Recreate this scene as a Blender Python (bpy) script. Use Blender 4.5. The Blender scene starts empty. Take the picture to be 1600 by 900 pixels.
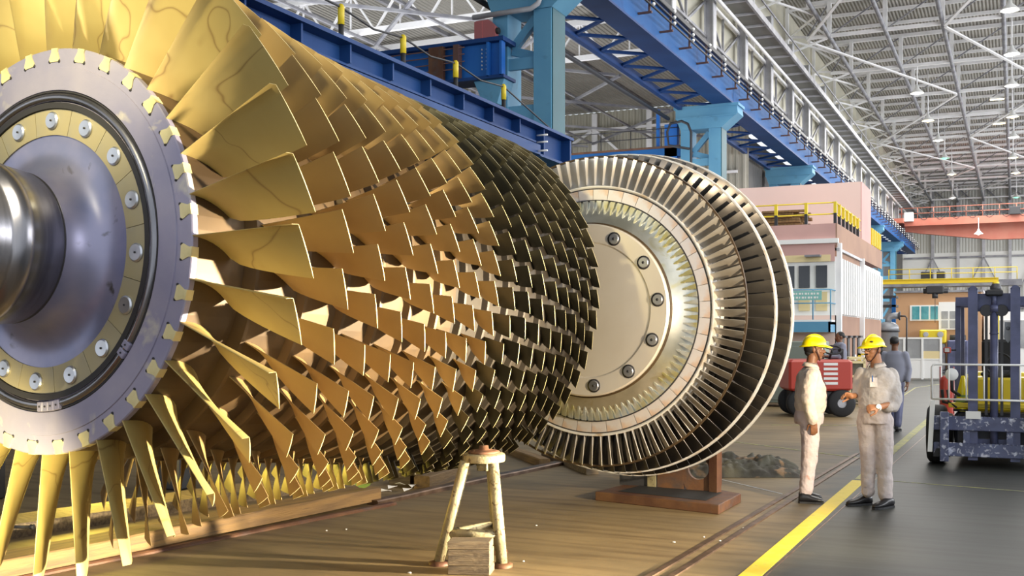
import bpy, math, random
from math import sin, cos, pi, radians, sqrt, atan2
from mathutils import Vector, Matrix

random.seed(7)
SC = bpy.context.scene
COL = SC.collection

# ------------------------------------------------------------------ camera
YAW = radians(23.2)
EYE = Vector((0, 0, 1.75))
FWD = Vector((-sin(YAW), cos(YAW), 0)); RGT = Vector((cos(YAW), sin(YAW), 0)); UPV = Vector((0, 0, 1))
FOC, CX, CY = 1600.0, 900.0, 525.0
cam = bpy.data.cameras.new('camera')
cam.sensor_width = 36; cam.lens = 36.0 * FOC / 1600.0
cam.shift_x = -(CX - 800) / 1600.0
cam.shift_y = (CY - 450) / 1600.0
cam.clip_end = 400
camo = bpy.data.objects.new('camera', cam); COL.objects.link(camo)
camo.location = EYE; camo.rotation_euler = (pi / 2, 0, YAW)
SC.camera = camo

# ------------------------------------------------------------------ world, lights, exposure
SC.view_settings.view_transform = 'Standard'; SC.view_settings.look = 'None'
SC.view_settings.gamma = 1.0; SC.view_settings.use_curve_mapping = False
SC.view_settings.exposure = 0.25
w = bpy.data.worlds.new('daylight'); SC.world = w; w.use_nodes = True
bg = w.node_tree.nodes['Background']
bg.inputs[0].default_value = (0.86, 0.93, 1.0, 1); bg.inputs[1].default_value = 1.0


def at(px, py, d):
    return EYE + d * (FWD + (px - CX) / FOC * RGT + (CY - py) / FOC * UPV)


def on_z(px, py, z):
    d = FWD + (px - CX) / FOC * RGT + (CY - py) / FOC * UPV
    return EYE + d * ((z - 1.75) / d.z)


def on_x(px, py, x):
    d = FWD + (px - CX) / FOC * RGT + (CY - py) / FOC * UPV
    return EYE + d * (x / d.x)


def on_y(px, py, y):
    d = FWD + (px - CX) / FOC * RGT + (CY - py) / FOC * UPV
    return EYE + d * (y / d.y)


def light(name, kind, loc, target, energy, color, **kw):
    l = bpy.data.lights.new(name, kind); l.energy = energy; l.color = color
    for k, v in kw.items(): setattr(l, k, v)
    o = bpy.data.objects.new(name, l); COL.objects.link(o); o.location = loc
    o.rotation_euler = (Vector(target) - Vector(loc)).to_track_quat('-Z', 'Y').to_euler()
    return o


# warm photographer's lamp out to the right, low; yellow-gelled lamp low on the left; hall lamps overhead
light('warm_key_lamp', 'SPOT', at(2300, 480, 5.6), at(1010, 590, 9.8), 2600, (1.0, 0.82, 0.56),
      spot_size=radians(52), spot_blend=0.4, shadow_soft_size=0.15)
light('floor_key_lamp', 'SPOT', at(2195, 760, 6.55), at(300, 640, 6.7), 17000, (1.0, 0.84, 0.58),
      spot_size=radians(42), spot_blend=0.8, shadow_soft_size=0.12)
light('yellow_gel_lamp', 'SPOT', at(-300, 1090, 3.6), at(10, 760, 6.0), 1600, (1.0, 0.84, 0.42), spot_size=radians(34), spot_blend=0.9, shadow_soft_size=0.12)
light('top_blade_fill_spot', 'SPOT', at(-700, -900, 3.2), at(210, 30, 6.1), 900, (1.0, 0.86, 0.44), spot_size=radians(44), spot_blend=0.6, shadow_soft_size=0.2)  # spot added to brighten the top-left blades
light('blade_tip_fill_light', 'AREA', at(130, 715, 10.6), at(520, 640, 8.4), 130, (1.0, 0.72, 0.10), shape='RECTANGLE', size=0.5, size_y=2.2)  # area light added for a yellow glow on the lower blade tips
light('hub_highlight_spot', 'SPOT', at(-700, -900, 3.2), at(40, 525, 5.9), 3000, (1.0, 0.90, 0.66), spot_size=radians(11), spot_blend=0.8, shadow_soft_size=0.1)  # narrow spot added to make the bright patch on the hub funnel
light('roof_fill_light', 'AREA', (15.2, 45, 7.0), (-8, 45, 12.5), 9000, (0.97, 0.98, 1.0), shape='RECTANGLE', size=90, size_y=6)  # unseen area light added to brighten the roof and left wall
light('hall_lamp_bank', 'AREA', (-2.0, 30, 12.8), (-2.0, 30, 0), 1500, (1.0, 0.97, 0.92), shape='RECTANGLE', size=10, size_y=26)
light('hall_lamp_bank', 'AREA', (-1.0, 66, 12.8), (-1.0, 66, 0), 7500, (1.0, 0.97, 0.92), shape='RECTANGLE', size=12, size_y=40)
light('aisle_uplight', 'AREA', (-14.0, 24, 5.2), (-14.0, 28, 12), 900, (0.95, 0.97, 1.0), shape='RECTANGLE', size=8, size_y=18)  # unseen area light facing up at the aisle roof and end wall


# ------------------------------------------------------------------ materials
def mat(name, col, rough=0.6, metal=0.0, col2=None, scale=3.0, detail=4.0, lo=0.4, hi=0.62, bump=0.0, bscale=30.0,
        emit=None, wave=None, stretch=None, spec=0.5, coat=0.0, stains=None, rvar=0.0, aniso=0.0, veins=None):
    m = bpy.data.materials.new(name); m.use_nodes = True
    nt = m.node_tree; N = nt.nodes; L = nt.links
    b = N['Principled BSDF']
    b.inputs['Base Color'].default_value = (*col, 1)
    b.inputs['Roughness'].default_value = rough
    b.inputs['Metallic'].default_value = metal
    b.inputs['Specular IOR Level'].default_value = spec
    b.inputs['Coat Weight'].default_value = coat
    if aniso: b.inputs['Anisotropic'].default_value = aniso
    tc = N.new('ShaderNodeTexCoord'); src = tc.outputs['Object']
    if stretch:
        mp = N.new('ShaderNodeMapping'); mp.inputs['Scale'].default_value = stretch
        L.new(src, mp.inputs[0]); src = mp.outputs[0]
    last = None
    if col2 is not None:
        nz = N.new('ShaderNodeTexNoise'); nz.inputs['Scale'].default_value = scale; nz.inputs['Detail'].default_value = detail
        L.new(src, nz.inputs['Vector'])
        rp = N.new('ShaderNodeValToRGB'); rp.color_ramp.elements[0].position = lo; rp.color_ramp.elements[1].position = hi
        rp.color_ramp.elements[0].color = (*col, 1); rp.color_ramp.elements[1].color = (*col2, 1)
        L.new(nz.outputs['Fac'], rp.inputs[0]); last = rp.outputs[0]
        if rvar:
            mr = N.new('ShaderNodeMapRange'); mr.inputs['To Min'].default_value = rough - rvar; mr.inputs['To Max'].default_value = rough + rvar
            L.new(nz.outputs['Fac'], mr.inputs[0]); L.new(mr.outputs[0], b.inputs['Roughness'])
    if stains:
        scol, sscale, slo, shi = stains
        n2 = N.new('ShaderNodeTexNoise'); n2.inputs['Scale'].default_value = sscale; n2.inputs['Detail'].default_value = 8
        n2.inputs['Distortion'].default_value = 0.6
        L.new(src, n2.inputs['Vector'])
        r2 = N.new('ShaderNodeValToRGB'); r2.color_ramp.elements[0].position = slo; r2.color_ramp.elements[1].position = shi
        L.new(n2.outputs['Fac'], r2.inputs[0])
        mx = N.new('ShaderNodeMixRGB'); L.new(r2.outputs[0], mx.inputs[0])
        if last: L.new(last, mx.inputs[1])
        else: mx.inputs[1].default_value = (*col, 1)
        mx.inputs[2].default_value = (*scol, 1); last = mx.outputs[0]
    if veins:   # thin rust-brown run marks
        vcol, vscale, vw = veins
        n3 = N.new('ShaderNodeTexNoise'); n3.inputs['Scale'].default_value = vscale; n3.inputs['Detail'].default_value = 3; n3.inputs['Distortion'].default_value = 0.4
        oi = N.new('ShaderNodeObjectInfo'); va = N.new('ShaderNodeVectorMath'); va.operation = 'SCALE'; va.inputs[0].default_value = (13, 29, 17)
        L.new(oi.outputs['Random'], va.inputs['Scale']); vb = N.new('ShaderNodeVectorMath'); L.new(src, vb.inputs[0]); L.new(va.outputs[0], vb.inputs[1])
        L.new(vb.outputs[0], n3.inputs['Vector'])
        r3 = N.new('ShaderNodeValToRGB'); e = r3.color_ramp.elements
        e[0].position = 0.5 - vw; e[0].color = (0, 0, 0, 1); e[1].position = 0.5 + vw; e[1].color = (0, 0, 0, 1)
        k = r3.color_ramp.elements.new(0.5); k.color = (0.55, 0.55, 0.55, 1)
        L.new(n3.outputs['Fac'], r3.inputs[0])
        mx = N.new('ShaderNodeMixRGB'); L.new(r3.outputs[0], mx.inputs[0]); L.new(last, mx.inputs[1]); mx.inputs[2].default_value = (*vcol, 1); last = mx.outputs[0]
    if last: L.new(last, b.inputs['Base Color'])
    hgt = None
    if wave:
        axis, wscale, wdist = wave
        wv = N.new('ShaderNodeTexWave'); wv.bands_direction = axis; wv.inputs['Scale'].default_value = wscale
        L.new(tc.outputs['Object'], wv.inputs['Vector'])
        bp = N.new('ShaderNodeBump'); bp.inputs['Strength'].default_value = 1.0; bp.inputs['Distance'].default_value = wdist
        L.new(wv.outputs['Fac'], bp.inputs['Height']); L.new(bp.outputs[0], b.inputs['Normal'])
    elif bump:
        nb = N.new('ShaderNodeTexNoise'); nb.inputs['Scale'].default_value = bscale; nb.inputs['Detail'].default_value = 5
        L.new(src, nb.inputs['Vector'])
        bp = N.new('ShaderNodeBump'); bp.inputs['Strength'].default_value = bump; bp.inputs['Distance'].default_value = 0.02
        L.new(nb.outputs['Fac'], bp.inputs['Height']); L.new(bp.outputs[0], b.inputs['Normal'])
    if emit:
        b.inputs['Emission Color'].default_value = (*emit[0], 1); b.inputs['Emission Strength'].default_value = emit[1]
    return m


M = {}
M['gold2'] = mat('gold blade in warm shade', (0.28, 0.195, 0.08), 0.54, 0.12, (0.21, 0.13, 0.045), 1.6, lo=0.35, hi=0.7)  # later rows: brown of shade and warm reflections put into the gold
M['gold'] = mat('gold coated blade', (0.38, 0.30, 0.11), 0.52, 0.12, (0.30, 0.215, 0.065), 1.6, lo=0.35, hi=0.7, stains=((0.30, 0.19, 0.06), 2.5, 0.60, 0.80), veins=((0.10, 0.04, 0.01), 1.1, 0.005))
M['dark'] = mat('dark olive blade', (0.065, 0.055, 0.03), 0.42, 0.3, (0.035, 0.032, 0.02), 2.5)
M['hubdark'] = mat('dark brown hub', (0.022, 0.016, 0.01), 0.5, 0.3)  # near-black brown for the drum between the rear rows
M['hubgold'] = mat('brown hub', (0.085, 0.052, 0.022), 0.5, 0.4, (0.045, 0.027, 0.012), 2.0)  # dark brown for the drum between the front rows, also seal ring and wire
M['disc'] = mat('blued disc steel', (0.235, 0.225, 0.33), 0.5, 0.3, (0.32, 0.295, 0.37), 2.4, lo=0.35, hi=0.7, bump=0.08, bscale=24, stains=((0.55, 0.50, 0.40), 4.0, 0.62, 0.74))
M['funnel'] = mat('machined blue steel', (0.22, 0.23, 0.36), 0.36, 0.55, (0.30, 0.29, 0.41), 3.0, stains=((0.10, 0.09, 0.09), 6.0, 0.66, 0.74))
M['shaft'] = mat('turned shaft steel', (0.30, 0.29, 0.31), 0.27, 0.95, (0.18, 0.175, 0.19), 1.4, stretch=(1, 10, 1))
M['brass'] = mat('brass plate', (0.37, 0.31, 0.17), 0.5, 0.3, (0.33, 0.29, 0.19), 3.5, stains=((0.3, 0.25, 0.15), 9, 0.66, 0.76))
M['rootgold'] = mat('pale gold blade root', (0.64, 0.56, 0.30), 0.5, 0.2, (0.54, 0.46, 0.22), 6)
M['steelbolt'] = mat('bolt steel', (0.55, 0.56, 0.60), 0.3, 0.9)
M['black'] = mat('black rubber', (0.02, 0.02, 0.022), 0.7)
M['groove'] = mat('dark groove', (0.03, 0.028, 0.03), 0.6, 0.3)
M['polish'] = mat('polished cover steel', (0.86, 0.79, 0.68), 0.32, 0.5, (0.80, 0.72, 0.60), 1.2, rvar=0.05)
M['face2'] = mat('turbine disc steel', (0.68, 0.67, 0.60), 0.3, 0.9, (0.48, 0.48, 0.42), 3.0, stains=((0.45, 0.38, 0.14), 5, 0.6, 0.75))
M['teeth'] = mat('fir tree root steel', (0.62, 0.64, 0.62), 0.4, 0.8, (0.50, 0.45, 0.20), 5)
M['platform'] = mat('pinkish platform steel', (0.74, 0.70, 0.70), 0.4, 0.6, (0.72, 0.55, 0.44), 7, lo=0.5, hi=0.68)
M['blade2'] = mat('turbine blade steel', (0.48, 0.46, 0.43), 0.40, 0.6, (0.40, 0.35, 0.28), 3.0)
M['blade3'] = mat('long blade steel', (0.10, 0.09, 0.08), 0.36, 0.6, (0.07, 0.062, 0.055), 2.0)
M['shroud'] = mat('shroud band steel', (0.74, 0.72, 0.68), 0.4, 0.4, (0.55, 0.42, 0.28), 6, lo=0.5, hi=0.7)
M['rust'] = mat('rusty brown paint', (0.10, 0.042, 0.024), 0.6, 0.15, (0.16, 0.075, 0.035), 3.5, bump=0.15, stains=((0.09, 0.06, 0.05), 4.0, 0.55, 0.7))
M['wood'] = mat('weathered timber', (0.27, 0.165, 0.065), 0.75, 0, (0.18, 0.11, 0.05), 3.0, stretch=(6, 0.6, 6), bump=0.4, bscale=12, stains=((0.14, 0.09, 0.05), 4, 0.6, 0.72))
M['woodgrey'] = mat('greyed timber', (0.22, 0.165, 0.10), 0.8, 0, (0.12, 0.09, 0.06), 5.0, stretch=(1, 8, 6), bump=0.4, bscale=14)
M['stand'] = mat('chipped cream paint', (0.34, 0.30, 0.18), 0.5, 0.1, (0.25, 0.21, 0.12), 9, bump=0.25, bscale=60, stains=((0.10, 0.07, 0.04), 26, 0.58, 0.66))
M['blue'] = mat('blue girder paint', (0.010, 0.085, 0.27), 0.6, 0, (0.014, 0.11, 0.33), 0.9, stains=((0.008, 0.035, 0.14), 2.0, 0.6, 0.75), spec=0.25)
M['navy'] = mat('deep blue beam paint', (0.008, 0.04, 0.16), 0.5, 0, (0.012, 0.055, 0.20), 1.0, spec=0.25)
M['blue2'] = mat('bright blue girder paint', (0.015, 0.12, 0.45), 0.55, 0, (0.02, 0.15, 0.50), 1.4, spec=0.3)
M['sky'] = mat('light blue column paint', (0.13, 0.35, 0.52), 0.6, 0, (0.10, 0.30, 0.48), 1.0, stains=((0.07, 0.20, 0.30), 2.2, 0.62, 0.78))
M['teal'] = mat('teal column paint', (0.002, 0.075, 0.10), 0.5, 0, (0.003, 0.09, 0.12), 1.0)
M['greysteel'] = mat('grey painted steel', (0.55, 0.55, 0.58), 0.5, 0.1, (0.42, 0.42, 0.45), 2.0)
M['whitesteel'] = mat('white painted steel', (0.92, 0.91, 0.92), 0.5, 0, (0.82, 0.82, 0.83), 1.5)
M['midsteel'] = mat('weathered truss steel', (0.22, 0.22, 0.25), 0.55, 0.2, (0.34, 0.34, 0.36), 2.0)
M['darksteel'] = mat('dark steel', (0.05, 0.05, 0.055), 0.5, 0.4)
M['roof'] = mat('corrugated roof sheet', (0.30, 0.285, 0.25), 0.7, 0, (0.40, 0.38, 0.34), 0.5, wave=('X', 2.2, 0.06))
M['soffit'] = mat('walkway sheet', (0.17, 0.17, 0.16), 0.7, 0, (0.22, 0.22, 0.20), 0.9)
M['sheet'] = mat('corrugated wall sheet', (0.46, 0.44, 0.36), 0.65, 0, (0.36, 0.35, 0.30), 0.7)
M['sheetdark'] = mat('dark wall sheet', (0.13, 0.125, 0.12), 0.7, 0, (0.18, 0.17, 0.16), 0.7, wave=('Y', 2.0, 0.05))
M['backwall'] = mat('pale wall sheet', (0.66, 0.66, 0.61), 0.7, 0, (0.55, 0.55, 0.52), 0.35, wave=('X', 1.2, 0.05))
M['backwhite'] = mat('white wall sheet', (0.92, 0.92, 0.88), 0.7, 0, (0.84, 0.84, 0.80), 0.3)
M['wallcream'] = mat('cream clerestory sheet', (0.60, 0.57, 0.45), 0.7, 0, (0.48, 0.46, 0.38), 0.6)
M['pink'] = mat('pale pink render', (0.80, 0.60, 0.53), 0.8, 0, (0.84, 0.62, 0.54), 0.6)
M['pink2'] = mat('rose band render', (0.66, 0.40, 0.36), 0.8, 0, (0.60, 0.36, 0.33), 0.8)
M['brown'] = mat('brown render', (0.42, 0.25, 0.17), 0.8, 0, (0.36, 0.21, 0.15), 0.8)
M['orange'] = mat('peach office wall', (0.56, 0.33, 0.18), 0.8, 0, (0.50, 0.29, 0.16), 0.5)
M['white'] = mat('white paint', (0.88, 0.88, 0.86), 0.5)
M['cream'] = mat('cream panel', (0.80, 0.66, 0.36), 0.6)
M['glass'] = mat('dark window glass', (0.02, 0.022, 0.03), 0.12, 0, spec=0.7)
M['glassblue'] = mat('blue green window glass', (0.04, 0.25, 0.30), 0.12, 0, (0.12, 0.40, 0.45), 1.5, spec=0.7)
M['frosted'] = mat('grey frosted panel', (0.30, 0.31, 0.32), 0.35, 0, (0.42, 0.43, 0.44), 1.2)
M['yellow'] = mat('yellow safety paint', (0.82, 0.62, 0.03), 0.45)
M['helmet'] = mat('yellow helmet shell', (0.92, 0.74, 0.0), 0.25, spec=0.6)
M['redcrane'] = mat('salmon red crane paint', (0.40, 0.11, 0.07), 0.55, 0, (0.44, 0.16, 0.11), 0.6)
M['red'] = mat('red bodywork', (0.50, 0.055, 0.035), 0.4, coat=0.3)
M['maroon'] = mat('dull red paint', (0.42, 0.13, 0.13), 0.5)
M['forkblue'] = mat('worn slate blue paint', (0.13, 0.15, 0.26), 0.5, 0.2, (0.09, 0.10, 0.18), 4, stains=((0.60, 0.62, 0.72), 16, 0.54, 0.66))
M['mastblue'] = mat('mast slate blue paint', (0.12, 0.13, 0.24), 0.42, 0.2, (0.08, 0.09, 0.16), 3)
M['vessel'] = mat('grey vessel paint', (0.28, 0.29, 0.31), 0.4, 0.3)
M['greenbox'] = mat('grey green cabinet paint', (0.23, 0.27, 0.23), 0.6)
M['skin'] = mat('brown skin', (0.20, 0.085, 0.04), 0.5)
M['skin2'] = mat('tan brown skin', (0.36, 0.16, 0.075), 0.5)
M['hair'] = mat('black hair', (0.012, 0.01, 0.01), 0.6)
M['shirt1'] = mat('cream work shirt', (0.62, 0.54, 0.43), 0.85, 0, (0.54, 0.45, 0.40), 5, bump=1.0, bscale=13)
M['trouser1'] = mat('dusty mauve trousers', (0.50, 0.42, 0.42), 0.85, 0, (0.50, 0.40, 0.38), 4, bump=1.0, bscale=11, stains=((0.45, 0.16, 0.08), 7, 0.66, 0.72))
M['shirt2'] = mat('pale grey beige shirt', (0.60, 0.54, 0.49), 0.85, 0, (0.50, 0.46, 0.44), 5, bump=1.0, bscale=13)
M['trouser2'] = mat('pale beige trousers', (0.58, 0.50, 0.46), 0.85, 0, (0.49, 0.42, 0.41), 4, bump=1.0, bscale=11)
M['greyshirt'] = mat('blue grey overall', (0.26, 0.27, 0.34), 0.85)
M['shoe'] = mat('black leather', (0.015, 0.014, 0.016), 0.35)
M['strap'] = mat('dark brown strap', (0.06, 0.02, 0.015), 0.6)
M['tarp'] = mat('dirty tarpaulin', (0.12, 0.11, 0.075), 0.7, 0, (0.07, 0.06, 0.045), 5, bump=0.6, bscale=8, stains=((0.40, 0.24, 0.12), 4, 0.60, 0.70))
M['glow'] = mat('lamp glow', (1, 0.9, 0.6), 0.5, emit=((1, 0.80, 0.45), 5))
M['glowgreen'] = mat('green lamp glow', (0.3, 0.9, 0.6), 0.5, emit=((0.2, 0.9, 0.5), 1.6))
M['glowwhite'] = mat('white lamp glow', (1, 1, 1), 0.5, emit=((1, 0.97, 0.9), 3))
M['bracket'] = mat('rust brown bracket', (0.12, 0.06, 0.05), 0.6)
M['leaf'] = mat('green leaf', (0.22, 0.34, 0.06), 0.6)
M['paper'] = mat('white scrap paper', (0.8, 0.8, 0.8), 0.8)
M['signteal'] = mat('teal banner', (0.25, 0.55, 0.52), 0.6)
M['rail'] = mat('rusted rail steel', (0.12, 0.075, 0.05), 0.45, 0.6, (0.2, 0.13, 0.09), 6)
M['linepaint'] = mat('yellow floor paint', (0.72, 0.54, 0.02), 0.6, 0, (0.74, 0.56, 0.05), 9, stains=((0.30, 0.26, 0.12), 14, 0.66, 0.76))
M['linefaint'] = mat('faded floor paint', (0.42, 0.40, 0.14), 0.7, 0, (0.26, 0.27, 0.17), 8)


def floor_mat():
    m = bpy.data.materials.new('oily workshop floor'); m.use_nodes = True
    nt = m.node_tree; N = nt.nodes; L = nt.links; b = N['Principled BSDF']
    tc = N.new('ShaderNodeTexCoord')
    n1 = N.new('ShaderNodeTexNoise'); n1.inputs['Scale'].default_value = 0.45; n1.inputs['Detail'].default_value = 8; n1.inputs['Roughness'].default_value = 0.6
    L.new(tc.outputs['Object'], n1.inputs['Vector'])
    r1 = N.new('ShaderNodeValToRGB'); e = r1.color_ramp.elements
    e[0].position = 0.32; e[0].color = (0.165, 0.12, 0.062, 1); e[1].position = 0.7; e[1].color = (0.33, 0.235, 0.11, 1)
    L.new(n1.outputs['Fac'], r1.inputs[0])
    r2 = N.new('ShaderNodeValToRGB'); e = r2.color_ramp.elements
    e[0].position = 0.3; e[0].color = (0.026, 0.029, 0.025, 1); e[1].position = 0.7; e[1].color = (0.044, 0.047, 0.040, 1)
    L.new(n1.outputs['Fac'], r2.inputs[0])
    # brownish floor to the rails, warm lamplight added to its colour; grey aisle beyond
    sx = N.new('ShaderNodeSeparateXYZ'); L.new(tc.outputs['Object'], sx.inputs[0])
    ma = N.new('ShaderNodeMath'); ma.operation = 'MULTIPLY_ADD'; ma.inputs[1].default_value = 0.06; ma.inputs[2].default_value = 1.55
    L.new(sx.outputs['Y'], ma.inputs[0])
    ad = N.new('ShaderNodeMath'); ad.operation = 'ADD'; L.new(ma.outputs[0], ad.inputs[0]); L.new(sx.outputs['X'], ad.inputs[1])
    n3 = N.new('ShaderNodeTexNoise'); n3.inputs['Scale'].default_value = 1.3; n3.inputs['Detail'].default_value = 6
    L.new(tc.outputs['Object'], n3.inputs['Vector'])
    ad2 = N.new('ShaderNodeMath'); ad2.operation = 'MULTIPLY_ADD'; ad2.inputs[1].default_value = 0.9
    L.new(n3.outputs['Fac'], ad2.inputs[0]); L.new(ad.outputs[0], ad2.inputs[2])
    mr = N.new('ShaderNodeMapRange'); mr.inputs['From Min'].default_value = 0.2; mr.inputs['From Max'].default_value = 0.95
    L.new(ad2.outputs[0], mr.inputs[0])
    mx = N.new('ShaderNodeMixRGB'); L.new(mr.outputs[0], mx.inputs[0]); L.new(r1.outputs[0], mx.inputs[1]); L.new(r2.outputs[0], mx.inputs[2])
    mp = N.new('ShaderNodeMapping'); mp.inputs['Scale'].default_value = (0.5, 5, 1); mp.inputs['Rotation'].default_value = (0, 0, 0.25)
    L.new(tc.outputs['Object'], mp.inputs[0])
    n4 = N.new('ShaderNodeTexNoise'); n4.inputs['Scale'].default_value = 1.4; n4.inputs['Detail'].default_value = 9
    L.new(mp.outputs[0], n4.inputs['Vector'])
    r4 = N.new('ShaderNodeValToRGB'); r4.color_ramp.elements[0].position = 0.44; r4.color_ramp.elements[1].position = 0.72
    r4.color_ramp.elements[0].color = (1, 1, 1, 1); r4.color_ramp.elements[1].color = (0.55, 0.5, 0.46, 1)
    L.new(n4.outputs['Fac'], r4.inputs[0])
    m2 = N.new('ShaderNodeMixRGB'); m2.blend_type = 'MULTIPLY'; m2.inputs[0].default_value = 0.9
    L.new(mx.outputs[0], m2.inputs[1]); L.new(r4.outputs[0], m2.inputs[2]); L.new(m2.outputs[0], b.inputs['Base Color'])
    b.inputs['Roughness'].default_value = 0.55
    bp = N.new('ShaderNodeBump'); bp.inputs['Strength'].default_value = 0.25; bp.inputs['Distance'].default_value = 0.01
    L.new(n4.outputs['Fac'], bp.inputs['Height']); L.new(bp.outputs[0], b.inputs['Normal'])
    return m


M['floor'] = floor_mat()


# ------------------------------------------------------------------ mesh builder
class MB:
    def __init__(s): s.v = []; s.f = []; s.m = []; s.s = []

    def add(s, vs, fs, mi=0, smooth=False):
        o = len(s.v); s.v += [tuple(v) for v in vs]
        for f in fs: s.f.append(tuple(i + o for i in f)); s.m.append(mi); s.s.append(smooth)
        return s

    def hexa(s, p, mi=0):  # 8 pts: bottom 4 ccw, top 4
        return s.add(p, [(0, 3, 2, 1), (4, 5, 6, 7), (0, 1, 5, 4), (1, 2, 6, 5), (2, 3, 7, 6), (3, 0, 4, 7)], mi)

    def box(s, a, b, mi=0):
        x0, y0, z0 = [min(a[i], b[i]) for i in range(3)]; x1, y1, z1 = [max(a[i], b[i]) for i in range(3)]
        return s.hexa([(x0, y0, z0), (x1, y0, z0), (x1, y1, z0), (x0, y1, z0), (x0, y0, z1), (x1, y0, z1), (x1, y1, z1), (x0, y1, z1)], mi)

    def bbox(s, a, b, ch=0.01, mi=0):  # box with chamfered vertical and horizontal edges
        x0, y0, z0 = [min(a[i], b[i]) for i in range(3)]; x1, y1, z1 = [max(a[i], b[i]) for i in range(3)]
        c = ch; base = len(s.v); vs = []
        for z, q in ((z0, c), (z0 + c, 0), (z1 - c, 0), (z1, c)):
            X0, X1, Y0, Y1 = x0 + q, x1 - q, y0 + q, y1 - q
            vs += [(X0 + c, Y0, z), (X1 - c, Y0, z), (X1, Y0 + c, z), (X1, Y1 - c, z), (X1 - c, Y1, z), (X0 + c, Y1, z), (X0, Y1 - c, z), (X0, Y0 + c, z)]
        fs = [tuple(range(7, -1, -1)), tuple(range(24, 32))]
        for r in range(3):
            for i in range(8):
                j = (i + 1) % 8; fs.append((r * 8 + i, r * 8 + j, r * 8 + 8 + j, r * 8 + 8 + i))
        return s.add(vs, fs, mi)

    def bar(s, a, b, w=0.1, h=None, mi=0, up=(0, 0, 1)):
        h = w if h is None else h
        a = Vector(a); b = Vector(b); d = (b - a).normalized(); u = Vector(up)
        if abs(d.dot(u)) > 0.97: u = Vector((1, 0, 0)) if abs(d.x) < 0.9 else Vector((0, 1, 0))
        r = d.cross(u).normalized(); u = r.cross(d)
        P = []
        for p in (a, b):
            P += [p - r * w / 2 - u * h / 2, p + r * w / 2 - u * h / 2, p + r * w / 2 + u * h / 2, p - r * w / 2 + u * h / 2]
        return s.add(P, [(0, 1, 2, 3), (7, 6, 5, 4), (0, 4, 5, 1), (1, 5, 6, 2), (2, 6, 7, 3), (3, 7, 4, 0)], mi)

    def ibeam(s, a, b, w=0.2, h=0.3, t=0.02, mi=0, up=(0, 0, 1)):
        a = Vector(a); b = Vector(b); d = (b - a).normalized(); u = Vector(up)
        if abs(d.dot(u)) > 0.97: u = Vector((1, 0, 0))
        r = d.cross(u).normalized(); u = r.cross(d)
        for k in (-1, 1): s.bar(a + u * (k * (h / 2 - t / 2)), b + u * (k * (h / 2 - t / 2)), w, t, mi, u)
        return s.bar(a, b, t, h - 2 * t, mi, u)

    def tube(s, pts, rad, n=10, mi=0, cap=True, closed=False):
        pts = [Vector(p) for p in pts]; m = len(pts)
        rs = rad if isinstance(rad, (list, tuple)) else [rad] * m
        vs = []; prev = None
        for i, p in enumerate(pts):
            if closed: d = (pts[(i + 1) % m] - pts[i - 1])
            else: d = pts[min(i + 1, m - 1)] - pts[max(i - 1, 0)]
            d.normalize()
            if prev is None:
                u = Vector((0, 0, 1)) if abs(d.z) < 0.9 else Vector((1, 0, 0))
            else: u = prev
            r = d.cross(u).normalized(); u = r.cross(d).normalized(); prev = u
            for k in range(n):
                a = 2 * pi * k / n; vs.append(p + rs[i] * (cos(a) * r + sin(a) * u))
        fs = []
        for i in range(m if closed else m - 1):
            j = (i + 1) % m
            for k in range(n):
                l = (k + 1) % n; fs.append((i * n + k, i * n + l, j * n + l, j * n + k))
        s.add(vs, fs, mi, True)
        if cap and not closed:
            o = len(s.v) - len(vs)
            s.f.append(tuple(o + k for k in range(n))[::-1]); s.m.append(mi); s.s.append(False)
            s.f.append(tuple(o + (m - 1) * n + k for k in range(n))); s.m.append(mi); s.s.append(False)
        return s

    def lathe(s, prof, axis='z', n=48, mi=0, a0=0.0, a1=2 * pi, smooth=True, org=(0, 0, 0), split=()):
        # prof: list of (r, t) along the axis
        full = abs(a1 - a0 - 2 * pi) < 1e-6; cnt = n if full else n + 1
        segs = []; cur = [prof[0]]
        for i in range(1, len(prof)):
            cur.append(prof[i])
            if i in split and i < len(prof) - 1: segs.append(cur); cur = [prof[i]]
        segs.append(cur)
        for sg in segs:
            vs = []
            for r, t in sg:
                for k in range(cnt):
                    a = a0 + (a1 - a0) * k / n
                    c, d = r * cos(a), r * sin(a)
                    p = {'z': (c, d, t), 'y': (c, t, d), 'x': (t, c, d)}[axis]
                    vs.append((p[0] + org[0], p[1] + org[1], p[2] + org[2]))
            fs = []
            for i in range(len(sg) - 1):
                for k in range(n):
                    l = (k + 1) % cnt if full else k + 1
                    f = (i * cnt + k, i * cnt + l, (i + 1) * cnt + l, (i + 1) * cnt + k)
                    fs.append(f if axis != 'y' else f[::-1])
            s.add(vs, fs, mi, smooth)
        return s

    def sphere(s, c, r, n=14, m=9, mi=0, rot=None):
        r = (r, r, r) if isinstance(r, (int, float)) else r
        vs = []; c = Vector(c)
        for i in range(m + 1):
            th = pi * i / m
            for k in range(n):
                a = 2 * pi * k / n; p = Vector((r[0] * sin(th) * cos(a), r[1] * sin(th) * sin(a), r[2] * cos(th)))
                if rot is not None: p = rot @ p
                vs.append(c + p)
        fs = [(i * n + k, (i + 1) * n + k, (i + 1) * n + (k + 1) % n, i * n + (k + 1) % n) for i in range(m) for k in range(n)]
        return s.add(vs, fs, mi, True)

    def prism(s, poly, d, mi=0):  # poly: list of 3d points (planar), d: extrusion vector
        n = len(poly); d = Vector(d); P = [Vector(p) for p in poly]
        return s.add(P + [p + d for p in P], [tuple(range(n))[::-1], tuple(range(n, 2 * n))] + [(i, (i + 1) % n, n + (i + 1) % n, n + i) for i in range(n)], mi)

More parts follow.
